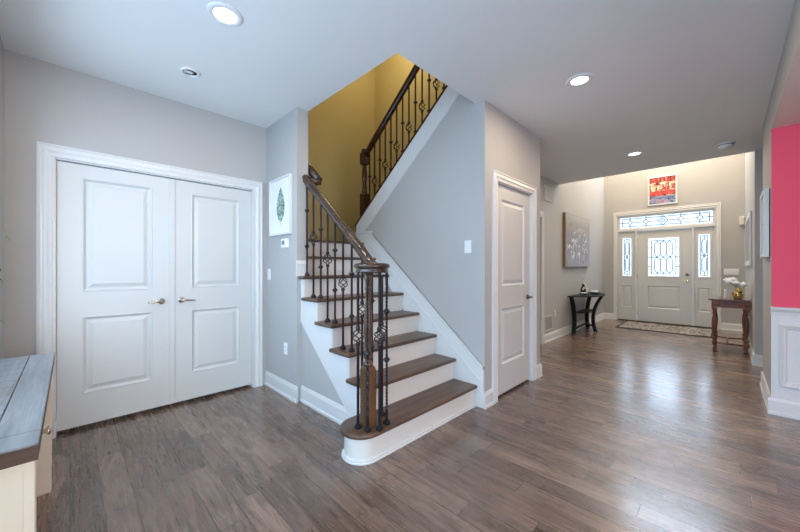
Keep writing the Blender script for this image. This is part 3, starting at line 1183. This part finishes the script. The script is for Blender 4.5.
# rail on the upper flight
ru = thing('stair_railing', 'dark red-brown railing with iron balusters along the upper flight above the grey wall', 'railing', (2.66, 3.29, 1.56))
utop = lambda y: 2.842 + SL * (3.13 - y)
mb = MB()
mb.tube([(2.66, y, utop(y) - .036) for y in (3.27, 3.0, 2.7, 2.4, 2.1, 1.8, 1.66)], .03, sect=RP)
mb.build('handrail', M_RAIL_UP, ru)
mb = MB()
cN = (2.66, 3.29)
mb.sqlathe((cN[0], cN[1], 1.561), [(.042, 0), (.042, .62), (.036, .635), (.026, .64)])
mb.lathe((cN[0], cN[1], 1.561), [(.027, .638), (.036, .65), (.036, .665), (.026, .68), (.034, .70), (.028, .72), (.025, .75), (.032, .82), (.033, .88), (.027, .98), (.026, 1.0)], 18)
mb.sqlathe((cN[0], cN[1], 1.561), [(.028, .998), (.042, 1.01), (.042, 1.15), (.034, 1.16)])
mb.lathe((cN[0], cN[1], 1.561), [(.020, 1.158), (.036, 1.17), (.040, 1.185), (.036, 1.20), (.012, 1.215)], 18)
mb.build('newel_post', M_RAIL_UP, ru)
for i in range(16):
    y = 3.188 - .0972 * i
    z0 = BT(y) + .024
    z1 = utop(y) - .068
    if i % 2:
        b = baluster(ru, 2.66, y, z0, z1, M_IRON_UP, (), (z0 + .27,), foot=False)
    else:
        b = baluster(ru, 2.66, y, z0, z1, M_IRON_UP, (z0 + .11, z0 + .43), (), foot=False)

# wall rail inside the stairwell with its return
hr = thing('wall_handrail', 'short dark wood handrail returning to the pier above the grey stair rail', 'handrail', (1.66, 2.74, 2.07))
mb = MB()
wr = lambda y: 2.075 + SL * (y - 2.735)
mb.tube([(1.66, 3.9, wr(3.9)), (1.66, 3.4, wr(3.4)), (1.66, 3.0, wr(3.0)), (1.66, 2.735, wr(2.735))], .03, sect=RP)
mb.build('rail', M_RAIL, hr)
mb = MB()
mb.tube([(1.68, 2.735, 2.070), (1.62, 2.80, 2.070), (1.585, 2.829, 2.070)], .028, sect=RP)
mb.build('return', M_RAIL, hr)

# ------------------------------------------------------------------ recessed lights, detectors
rc = thing('recessed_light', 'lit recessed ceiling light nearest the double doors', 'ceiling light', (.645, 2.095, H), 'recessed ceiling lights')
m_ = MB()
m_.lathe((0, 0, 0), [(.062, -.004), (.066, -.010), (.090, -.007), (.096, -.002), (.096, -.0005), (.062, -.0005)], 36, caps=False)
m_.build('trim_ring', M_PLASTIC, rc, local=True)
m_ = MB()
m_.lathe((0, 0, 0), [(.001, -.006), (.062, -.004), (.062, -.001), (.001, -.001)], 28)
m_.build('lens', M_BULB, rc, local=True)
lamp('AREA', 'lamp_light', (0, 0, -.016), 15, (1.0, 0.80, 0.56), .12, aim=(0, 0, -1), parent=rc)
cans = [rc]
for loc, lab in (((2.855, .83, H), 'lit recessed ceiling light in front of the narrow closet door'), ((5.205, .857, H), 'lit recessed ceiling light deepest in the hall, just before the foyer')):
    r = dup(rc, loc, lab, 'recessed ceiling lights')
    cans.append(r)

sd = thing('smoke_detector', 'open white detector base on the ceiling above the double doors', 'smoke detector', (.645, 2.89, H))
m_ = MB()
m_.lathe((0, 0, 0), [(.048, -.002), (.048, -.014), (.054, -.018), (.064, -.012), (.067, -.0005), (.048, -.0005)], 28, caps=False)
m_.build('rim', M_PLASTIC, sd, local=True)
m_ = MB()
m_.lathe((0, 0, 0), [(.047, -.003), (.047, -.0005)], 24)
m_.build('mounting_plate', M_DARK, sd, local=True)
m_ = MB()
m_.box(-.040, .012, -.008, .006, -.018, -.003)
m_.tube([(.0, -.01, -.004), (.012, -.03, -.022), (-.012, -.036, -.030), (-.028, -.03, -.022)], .004, 6)
m_.build('bracket', M_PLASTIC, sd, local=True)

s2 = thing('smoke_detector', 'round grey-white smoke detector on the hall ceiling by the foyer edge', 'smoke detector', (5.565, .012, H))
m_ = MB()
m_.lathe((0, 0, 0), [(.085, -.0005), (.085, -.012), (.074, -.016), (.074, -.026), (.068, -.030), (.066, -.044), (.045, -.056), (.02, -.058)], 28)
m_.build('housing', M_PLASTIC, s2, local=True)
m_ = MB()
m_.lathe((0, 0, 0), [(.0745, -.0165), (.0745, -.025), (.072, -.025), (.072, -.0165)], 28, caps=False)
m_.build('sensor_slots', M_DARK, s2, local=True)


# ------------------------------------------------------------------ switches, outlets, thermostat, vents
def wall_xf(face, pos):
    """local (u right along the wall as seen, d out of the wall, z up) to offsets from the thing's origin"""
    if face == '-x':
        return lambda u, d, z: (-d, -u, z)
    if face == '-y':
        return lambda u, d, z: (u, -d, z)
    return lambda u, d, z: (-u, d, z)


def switch(label, loc, face, gangs=1, cat='light switch', rocker=True):
    n = 'light_switch' if rocker else 'wall_outlet'
    t = thing(n, label, cat, loc)
    xf = wall_xf(face, loc)
    w2 = .036 + .023 * (gangs - 1)
    p = MB(xf)
    p.box(-w2, w2, 0.0003, .007, -.058, .058)
    p.build('plate', M_PLASTIC, t, .003, local=True)
    for g in range(gangs):
        c0 = (g - (gangs - 1) / 2) * .046
        if rocker:
            q = MB(xf)
            q.prism([(.007, -.033), (.010, -.033), (.0125, .033), (.007, .033)], 'x', c0 - .0165, c0 + .0165)
            q.build('rocker', M_PLASTIC, t, local=True)
        else:
            for zz in (-.020, .020):
                q = MB(xf)
                q.box(c0 - .017, c0 + .017, .007, .0095, zz - .014, zz + .014)
                s_ = q.build('socket', M_PLASTIC, t, .004, local=True)
                q = MB(xf)
                q.box(c0 - .008, c0 - .005, .0095, .0100, zz - .003, zz + .007)
                q.box(c0 + .005, c0 + .008, .0095, .0100, zz - .003, zz + .007)
                q.build('slot', M_DARK, s_, local=True)
    return t


switch('white light switch beside the casing of the double doors', (XL, 3.425, 1.177), '-x')
switch('white light switch on the grey wall beside the stairs', (XB, 1.698, 1.443), '-x', 1)
switch('wide white switch plate on the front wall right of the entry door', (XF, -.06, 1.165), '-x', 4)
switch('white wall outlet low on the pier left of the stairs', (XL, 3.05, .46), '-x', 1, 'outlet', False)
switch('small white outlet low on the hall wall beside the black table', (6.0, YH, .45), '-y', 1, 'outlet', False)

th = thing('thermostat', 'white wall thermostat under the framed leaf print', 'thermostat', (XL, 3.045, 1.485))
xf = wall_xf('-x', None)
m_ = MB(xf)
m_.box(-.058, .058, .0003, .006, -.048, .048)
m_.build('back_plate', M_PLASTIC, th, .004, local=True)
m_ = MB(xf)
m_.box(-.054, .054, .006, .030, -.044, .044)
m_.build('housing', M_PLASTIC, th, .007, 3, local=True)
m_ = MB(xf)
m_.box(-.032, .026, .030, .0315, -.014, .026)
m_.build('screen', M_SCREEN, th, local=True)


def vent(label, loc, w2, h2, mat, n=9, vertical=True):
    t = thing('air_vent', label, 'vent', loc)
    f = MB(wall_xf('-y', None))
    fw = .02
    f.box(-w2, w2, .0003, .010, -h2, -h2 + fw)
    f.box(-w2, w2, .0003, .010, h2 - fw, h2)
    f.box(-w2, -w2 + fw, .0003, .010, -h2 + fw, h2 - fw)
    f.box(w2 - fw, w2, .0003, .010, -h2 + fw, h2 - fw)
    f.build('frame', mat, t, .003, local=True)
    f = MB(wall_xf('-y', None))
    f.box(-w2 + fw, w2 - fw, .0003, .0012, -h2 + fw, h2 - fw)
    f.build('backing', M_DARK, t, local=True)
    f = MB(wall_xf('-y', None))
    for i in range(n):
        if vertical:
            u = -w2 + fw + (i + .5) * (2 * w2 - 2 * fw) / n
            f.prism([(u - .013, .002), (u + .011, .009), (u + .013, .008), (u - .011, .001)], 'z', -h2 + fw, h2 - fw)
        else:
            z = -h2 + fw + (i + .5) * (2 * h2 - 2 * fw) / n
            f.prism([(.002, z - .009), (.009, z + .008), (.008, z + .010), (.001, z - .007)], 'x', -w2 + fw, w2 - fw)
    f.build('grille', mat, t, local=True)
    return t


M_VENT = paint('vent_paint', (0.60, 0.59, 0.56, 1), 0.5)
vent('grey air vent high on the hall wall beside the side door', (5.72, YH, 2.49), .20, .125, M_VENT, 11)
vent('pale air return grille low on the hall wall by the black table', (5.70, YH, .31), .17, .13, M_VENT, 12, False)

# ------------------------------------------------------------------ pictures
pc = thing('picture', 'white-framed print of one green leaf on the pier by the stairs', 'picture', (XL, 3.145, 1.855))
xf = wall_xf('-x', None)
w2, h2, fw = .226, .285, .018
m_ = MB(xf)
m_.box(-w2, w2, .0005, .030, -h2, -h2 + fw)
m_.box(-w2, w2, .0005, .030, h2 - fw, h2)
m_.box(-w2, -w2 + fw, .0005, .030, -h2 + fw, h2 - fw)
m_.box(w2 - fw, w2, .0005, .030, -h2 + fw, h2 - fw)
m_.build('frame', M_TRIM, pc, .002, local=True)
m_ = MB(xf)
m_.box(-w2 + fw, w2 - fw, .002, .016, -h2 + fw, h2 - fw)
pp = m_.build('print', M_PAPER, pc, local=True)
m_ = MB(xf)
pts = []
for i in range(25):
    t = i / 24
    hw_ = .105 * (sin(pi * min(1, t * .96 + .04) ** 1.0) ** .8 * (1.0 - .45 * t) + .012)
    pts.append((hw_ * (1 + .05 * (i % 2)), -.15 + .34 * t))
poly = [(.012 + a_, b_) for a_, b_ in pts] + [(.012 - a_, b_) for a_, b_ in reversed(pts)]
m_.prism(poly, 'y', .016, .0168) if False else None
lo = [m_.v((a_, .0166, b_)) for a_, b_ in poly]
n_ = len(pts)
for i in range(n_ - 1):
    m_.face([lo[i], lo[i + 1], lo[2 * n_ - 2 - i], lo[2 * n_ - 1 - i]])
m_.box(.0105, .0135, .016, .0168, -.185, .17)
m_.build('leaf', M_PRINTLEAF, pp, local=True)

pc = thing('painting', 'large grey abstract canvas with white daubs and gilt edge above the black table', 'painting', (7.13, YH, 1.76))
xf = wall_xf('-y', None)
m_ = MB(xf)
m_.box(-.74, .74, .0005, .046, -.50, .50)
m_.build('stretcher_frame', M_GILT, pc, local=True)
m_ = MB(xf)
m_.box(-.73, .73, .046, .050, -.49, .49)
m_.build('canvas', M_CANVAS, pc, local=True)

pc = thing('picture', 'red abstract print in a white frame high above the front door', 'picture', (XF, 1.015, 2.96))
xf = wall_xf('-x', None)
w2, h2, fw = .255, .318, .028
m_ = MB(xf)
m_.box(-w2, w2, .0005, .024, -h2, -h2 + fw)
m_.box(-w2, w2, .0005, .024, h2 - fw, h2)
m_.box(-w2, -w2 + fw, .0005, .024, -h2 + fw, h2 - fw)
m_.box(w2 - fw, w2, .0005, .024, -h2 + fw, h2 - fw)
m_.build('frame', M_TRIM, pc, local=True)
m_ = MB(xf)
m_.box(-w2 + fw, w2 - fw, .001, .014, -h2 + fw, h2 - fw)
m_.build('print', M_REDART, pc, local=True)


def side_picture(label, x0, x1, z0, z1, y, depth, fw, mat, frame_mat):
    t = thing('picture', label, 'picture', ((x0 + x1) / 2, y, (z0 + z1) / 2))
    w2, h2 = (x1 - x0) / 2, (z1 - z0) / 2
    f = MB(wall_xf('+y', None))
    for q in ((-w2, w2, -h2, -h2 + fw), (-w2, w2, h2 - fw, h2), (-w2, -w2 + fw, -h2 + fw, h2 - fw), (w2 - fw, w2, -h2 + fw, h2 - fw)):
        f.box(q[0], q[1], depth * .16, depth, q[2], q[3])
    f.build('frame', frame_mat, t, .002, local=True)
    f = MB(wall_xf('+y', None))
    f.box(-w2 + .004, w2 - .004, .0005, depth * .16, -h2 + .004, h2 - .004)
    f.build('backing', M_DARK, t, local=True)
    f = MB(wall_xf('+y', None))
    f.box(-w2 + fw, w2 - fw, depth * .16, depth * .62, -h2 + fw, h2 - fw)
    f.build('print', mat, t, local=True)
    return t


side_picture('pale sketch in a deep white frame on the narrow wall beside the pink room', 4.35, 4.80, 1.345, 1.95, YR, .040, .035, M_SKETCH, M_TRIM)
side_picture('wide white-framed grey picture on the foyer wall above the cherry console', 6.75, 8.45, 1.28, 2.05, -.25, .026, .07, M_GREYPRINT, M_TRIM)
ch = thing('door_chime', 'small ivory door chime box in the corner right of the entry door', 'door chime', (XF, -.205, 2.16))
m_ = MB(wall_xf('-x', None))
m_.box(-.035, .035, .0005, .05, -.08, .08)
m_.build('housing', M_CREAM, ch, .006, local=True)
m_ = MB(wall_xf('-x', None))
for i in range(5):
    m_.box(-.022, .022, .05, .052, -.05 + i * .022, -.044 + i * .022)
m_.build('sound_slots', M_TRIM, ch, local=True)

# ------------------------------------------------------------------ rug
rg = thing('entry_rug', 'dark and beige scroll-patterned rug in front of the entry door', 'rug', (8.58, .91, 0))
m_ = MB()
m_.box(8.05, 9.12, .17, 1.66, .0006, .010)
m_.build('border', M_RUGEDGE, rg, .004)
m_ = MB()
m_.box(8.09, 9.08, .21, 1.62, .0102, .0125)
m_.build('field', M_RUG, rg, .002)

# ------------------------------------------------------------------ demilune table, left of the hall
dt = thing('demilune_table', 'black half-round table with curved legs under the grey abstract canvas', 'table', (7.22, 2.10, 0))
CX, CY = 7.22, 2.10
half = lambda r, ry: [(CX + r * cos(pi + pi * i / 32), CY + ry * sin(pi + pi * i / 32)) for i in range(33)]
m_ = MB()
m_.prism(half(.72, .425), 'z', .700, .725)
m_.build('tabletop', M_BLACKWOOD, dt, .006)
m_ = MB()
m_.prism(half(.40, .245), 'z', .375, .393)
m_.build('shelf', M_BLACKWOOD, dt, .004)
legp = []
for (fx, fy) in ((-.45, -.03), (.45, -.03), (0, -.29)):
    m_ = MB()
    L_ = sqrt(fx * fx + fy * fy)
    ux, uy = fx / L_, fy / L_
    pts = []
    for i in range(13):
        t = i / 12
        z = .70 * t
        tm, tt = (.40, .62) if fx else (.245, .395)
        r = L_ + (tt - L_) * t * (t - .42) / .58 + (tm - L_) * t * (1 - t) / (.42 * .58)
        pts.append((CX + ux * r, CY + uy * r, z))
    sec = [(-.028, -.034), (.028, -.034), (.028, .034), (-.028, .034)]
    rs = [[(p[0] + ux * a_ - uy * b_, p[1] + uy * a_ + ux * b_, p[2]) for a_, b_ in sec] for p in pts]
    m_.rings(rs, True, False)
    m_.build('leg', M_BLACKWOOD, dt, .004)
m_ = MB()
for (fx, fy) in ((-.43, -.03), (.43, -.03), (0, -.275)):
    m_.tube([(CX + fx * .98, CY + fy * .98, .07), (CX + fx * .6, CY - .06 + fy * .6, .115), (CX + fx * .1, CY - .10 + fy * .1, .135)], .018, 8)
m_.build('stretcher', M_BLACKWOOD, dt)

# ornaments on it
tp = thing('blossom_ornament', 'ivory cone of clustered blossoms standing at the back of the black table', 'ornament', (7.10, 2.00, .7255))
m_ = MB()
m_.lathe((0, 0, 0), [(.035, 0), (.035, .012), (.012, .02), (.010, .05)], 14)
m_.build('base', M_DARKMETAL, tp, local=True)
m_ = MB()
m_.lathe((0, 0, 0), [(.05, .045), (.046, .09), (.036, .15), (.022, .21), (.006, .26), (.003, .31)], 12)
m_.build('core', M_DARK, tp, local=True)
rnd = random.Random(3)
m_ = MB()
for i in range(44):
    t = rnd.random()
    r = .062 * (1 - t) + .012
    a_ = rnd.random() * 2 * pi
    m_.ball((r * cos(a_), r * sin(a_), .055 + .20 * t), .024 - .010 * t, 8, 5, (1, 1, .85))
m_.ball((0, 0, .272), .012, 8, 5)
o = m_.build('blossom', M_BLOSSOM, tp, local=True)
o['kind'] = 'stuff'
ds = thing('dish', 'dark green shallow dish at the near end of the black table', 'dish', (6.95, 1.94, .7255))
m_ = MB()
m_.lathe((0, 0, 0), [(.03, 0), (.05, .008), (.085, .028), (.090, .034), (.082, .030), (.045, .014), (.01, .011)], 24)
m_.build('bowl', M_DISH, ds, local=True)
for a_, r in ((.3, .034), (2.4, .034), (4.5, .034)):
    m_ = MB()
    m_.ball((0, 0, 0), .026, 10, 6, (1, 1, .62))
    o = m_.build('white_blossom', M_BLOSSOM)
    o.location = (6.95 + r * cos(a_), 1.94 + r * sin(a_), .7255 + .0325)
    o['label'] = 'pale blossom head lying in the dark green dish'
    o['category'] = 'blossom'
    o['group'] = 'blossom heads in the green dish'
ds = thing('bowl', 'dark teal glazed bowl of pale spheres towards the front of the black table', 'bowl', (7.22, 1.83, .7255))
m_ = MB()
m_.lathe((0, 0, 0), [(.035, 0), (.06, .006), (.092, .035), (.095, .050), (.088, .048), (.055, .018), (.01, .012)], 24)
m_.build('bowl_body', M_TEAL, ds, local=True)
for a_ in (.2, 1.77, 3.34, 4.91):
    m_ = MB()
    m_.ball((0, 0, 0), .029, 12, 8)
    o = m_.build('decorative_ball', M_PETAL)
    o.location = (7.22 + .043 * cos(a_), 1.83 + .043 * sin(a_), .7255 + .049)
    o['label'] = 'pale round ball heaped in the dark teal bowl'
    o['category'] = 'ball'
    o['group'] = 'pale balls in the teal bowl'

# ------------------------------------------------------------------ cherry console, right of the foyer
ct = thing('console_table', 'cherry wood console with turned legs against the right foyer wall', 'table', (7.2, -.03, 0))
x0, x1, y0, y1 = 6.81, 7.58, -.234, .205
m_ = MB()
r = .07
pl = [(x0, y0), (x1, y0)]
for cx_, cy_, a0 in ((x1 - r, y1 - r, 0), (x0 + r, y1 - r, pi / 2)):
    for i in range(7):
        a_ = a0 + pi / 2 * i / 6
        pl.append((cx_ + r * cos(a_), cy_ + r * sin(a_)))
m_.prism(pl, 'z', .757, .782)
m_.build('tabletop', M_CHERRYTOP, ct, .008, 3)
lx = (x0 + .055, x1 - .055)
ly = (y0 + .036, y1 - .07)
m_ = MB()
m_.box(lx[0], lx[1], ly[0] - .008, ly[0] + .008, .652, .757)
m_.box(lx[0], lx[1], ly[1] - .008, ly[1] + .008, .652, .757)
m_.box(lx[0] - .008, lx[0] + .008, ly[0], ly[1], .652, .757)
m_.box(lx[1] - .008, lx[1] + .008, ly[0], ly[1], .652, .757)
m_.build('apron', M_CHERRY, ct)
for X in lx:
    for Y in ly:
        m_ = MB()
        m_.sqlathe((X, Y, 0), [(.030, .63), (.032, .64), (.032, .757)])
        m_.lathe((X, Y, 0), [(.014, 0), (.022, .012), (.024, .03), (.014, .055), (.013, .075), (.029, .10), (.032, .12), (.029, .14), (.013, .155), (.026, .168), (.030, .185), (.022, .205), (.013, .215), (.020, .235), (.030, .36), (.031, .42), (.024, .50), (.014, .545), (.024, .56), (.024, .575), (.014, .585), (.026, .60), (.026, .634)], 16)
        lg = m_.build('leg', M_CHERRY, ct)
        m_ = MB()
        m_.lathe((X - .032, Y, .70), [(.022, 0), (.022, -.004), (.014, -.006), (.012, -.010), (.004, -.011)], 16, axis='x')
        m_.build('rosette', M_CHERRY, lg)
m_ = MB()
for X in lx:
    m_.tube([(X, ly[1], .12), (X + (.04 if X == lx[0] else -.04), 0, .11), (X, ly[0], .12)], .011, 8)
m_.tube([(lx[0] + .02, -.01, .11), (7.215, .0, .115), (lx[1] - .02, -.01, .11)], .011, 8)
m_.build('stretcher', M_CHERRY, ct)
# vase with flowers
vs = thing('vase', 'gold mottled vase holding white flowers on the cherry console', 'vase', (6.98, -.115, .7823))
m_ = MB()
m_.lathe((0, 0, 0), [(.040, 0), (.056, .02), (.064, .06), (.058, .10), (.036, .14), (.030, .16), (.036, .175), (.030, .174), (.024, .16)], 24)
m_.build('vase_body', M_GOLD, vs, local=True)
fb = thing('flower_bouquet', 'domed bunch of white flowers standing in the gold vase', 'flowers', (6.98, -.115, .7823 + .02))
rnd = random.Random(11)
for i in range(17):
    a_ = 2 * pi * i / 17 * 2.4
    r = .03 + .105 * ((i % 7) / 6.0)
    px, py, pz = r * cos(a_) * .8 - .01, r * sin(a_) + .055, .262 - r * r * 5.0 + rnd.random() * .015
    m_ = MB()
    m_.tube([(0, 0, .0), (px * .12, py * .12, .15), (px * .5, py * .5, .19), (px, py, pz)], .0025, 5)
    sm = m_.build('stem', M_LEAF, fb, local=True)
    m_ = MB()
    for q in range(7):
        b_ = 2 * pi * q / 7
        m_.ball((px + .025 * cos(b_), py + .025 * sin(b_), pz + .002), .021, 6, 4, (1, 1, .8))
    m_.ball((px, py, pz + .014), .024, 7, 5)
    m_.build('flower', M_PETAL, sm, local=True)
# slim pale bud vase beside it
bv = thing('bud_vase', 'slim pale bud vase half hidden beside the gold vase', 'vase', (7.06, .015, .7823))
m_ = MB()
m_.lathe((0, 0, 0), [(.022, 0), (.024, .01), (.016, .05), (.013, .10), (.018, .135), (.014, .134), (.010, .11)], 16)
m_.build('vase_body', M_PETAL, bv, local=True)

# ------------------------------------------------------------------ console in the near left corner
ct = thing('console_table', 'cream console with weathered grey plank top beside the double doors', 'table', (-.19, 2.06, 0))
X0, X1, Y0, Y1_ = -.312, -.062, 1.366, 2.758
m_ = MB()
bw = .094
m_.box(X1 - bw, X1, Y0 + .112, Y1_, .752, .760)
m_.box(X0, X1, Y0, Y0 + .110, .752, .760)
y = Y0 + .112
while y < Y1_ - .01:
    m_.box(X0, X1 - bw - .003, y, min(y + .118, Y1_), .752, .7595)
    y += .120
m_.build('tabletop', M_GREYTOP, ct, .0025)
m_ = MB()
m_.box(X0 + .001, X1 - .001, Y0 + .001, Y1_ - .001, .712, .7519)
m_.build('top_edge', M_TOPEDGE, ct)
for X in (X0 + .012, X1 - .074):
    for Y in (Y0 + .03, Y1_ - .098):
        m_ = MB()
        m_.rings([[(X + i, Y + j, 0) for i, j in ((.004, .004), (.062, .004), (.062, .062), (.004, .062))], [(X + i, Y + j, .55) for i, j in ((0, 0), (.066, 0), (.066, .066), (0, .066))], [(X + i, Y + j, .7119) for i, j in ((0, 0), (.066, 0), (.066, .066), (0, .066))]], True, False)
        m_.build('leg', M_CREAM, ct, .003)
for Y in (Y0 + .028, Y1_ - .050):
    m_ = MB()
    m_.box(X0 + .02, X1 - .03, Y, Y + .022, .10 if Y < 2 else .60, .7119)
    m_.build('side_panel', M_CREAM, ct, .002)
m_ = MB()
m_.box(X0 + .02, X1 - .03, Y0 + .05, Y1_ - .05, .600, .615)
m_.box(X0 + .014, X0 + .03, Y0 + .05, Y1_ - .05, .60, .7119)
m_.build('apron', M_CREAM, ct)
yd = Y0 + .10
for i in range(2):
    yb = yd + .585
    m_ = MB()
    m_.box(X1 - .034, X1 - .012, yd + .006, yb - .006, .608, .706)
    df = m_.build('drawer_front', M_CREAM, ct, .003)
    m_ = MB()
    yk = (yd + yb) / 2
    m_.lathe((X1 - .012, yk, .655), [(.009, 0), (.007, .010), (.015, .016), (.016, .022), (.009, .026)], 14, axis='x')
    if i == 0:
        m_.build('knob', M_NICKEL, df)
    yd = yb
pt = thing('potted_plant', 'leafy plant in an orange pot with yellow rim on the grey plank console', 'plant', (-.258, 2.10, .7603))
m_ = MB()
m_.lathe((0, 0, 0), [(.038, 0), (.042, .01), (.052, .085), (.052, .095)], 20)
m_.build('pot', M_POT, pt, local=True)
m_ = MB()
m_.lathe((0, 0, 0), [(.0535, .082), (.0555, .088), (.0555, .104), (.050, .106), (.045, .100), (.045, .094)], 20, caps=False)
m_.build('pot_rim', M_POTRIM, pt, local=True)
m_ = MB()
m_.lathe((0, 0, 0), [(.0449, .094), (.0449, .097)], 16)
m_.build('soil', M_SOIL, pt, local=True)
rnd = random.Random(5)
for i in range(7):
    a_ = 2 * pi * i / 7 + .3
    hgt = .34 + .30 * rnd.random()
    lean = .030 + .02 * rnd.random()
    m_ = MB()
    pth = [(lean * .3 * cos(a_), lean * .3 * sin(a_), .096), (lean * .7 * cos(a_), lean * .7 * sin(a_), .096 + hgt * .5), (lean * cos(a_), lean * sin(a_), .096 + hgt)]
    m_.tube(pth, .003, 5)
    stem = m_.build('stem', M_LEAF, pt, local=True)
    for j in range(6):
        t = .35 + .65 * j / 5
        p = Vector(pth[0]).lerp(Vector(pth[2]), t)
        b_ = a_ + 2.4 * j
        d = Vector((cos(b_) * .5, sin(b_), .30)).normalized()
        s_ = Vector((-sin(b_), cos(b_), 0))
        m_ = MB()
        ln = .055
        cen = []
        lft = []
        rgt = []
        for q in range(7):
            u_ = q / 6
            cpt = p + d * ln * u_ + Vector((0, 0, -.05 * u_ * u_))
            wv = .017 * sin(pi * (u_ * .92 + .04))
            cen.append(cpt)
            lft.append(cpt + s_ * wv + Vector((0, 0, .003)))
            rgt.append(cpt - s_ * wv + Vector((0, 0, .003)))
        V = [[m_.v(tuple(x)) for x in row] for row in (lft, cen, rgt)]
        for q in range(6):
            for r_ in range(2):
                m_.face([V[r_][q], V[r_][q + 1], V[r_ + 1][q + 1], V[r_ + 1][q]], True)
        m_.build('leaf', M_LEAF, stem, local=True)
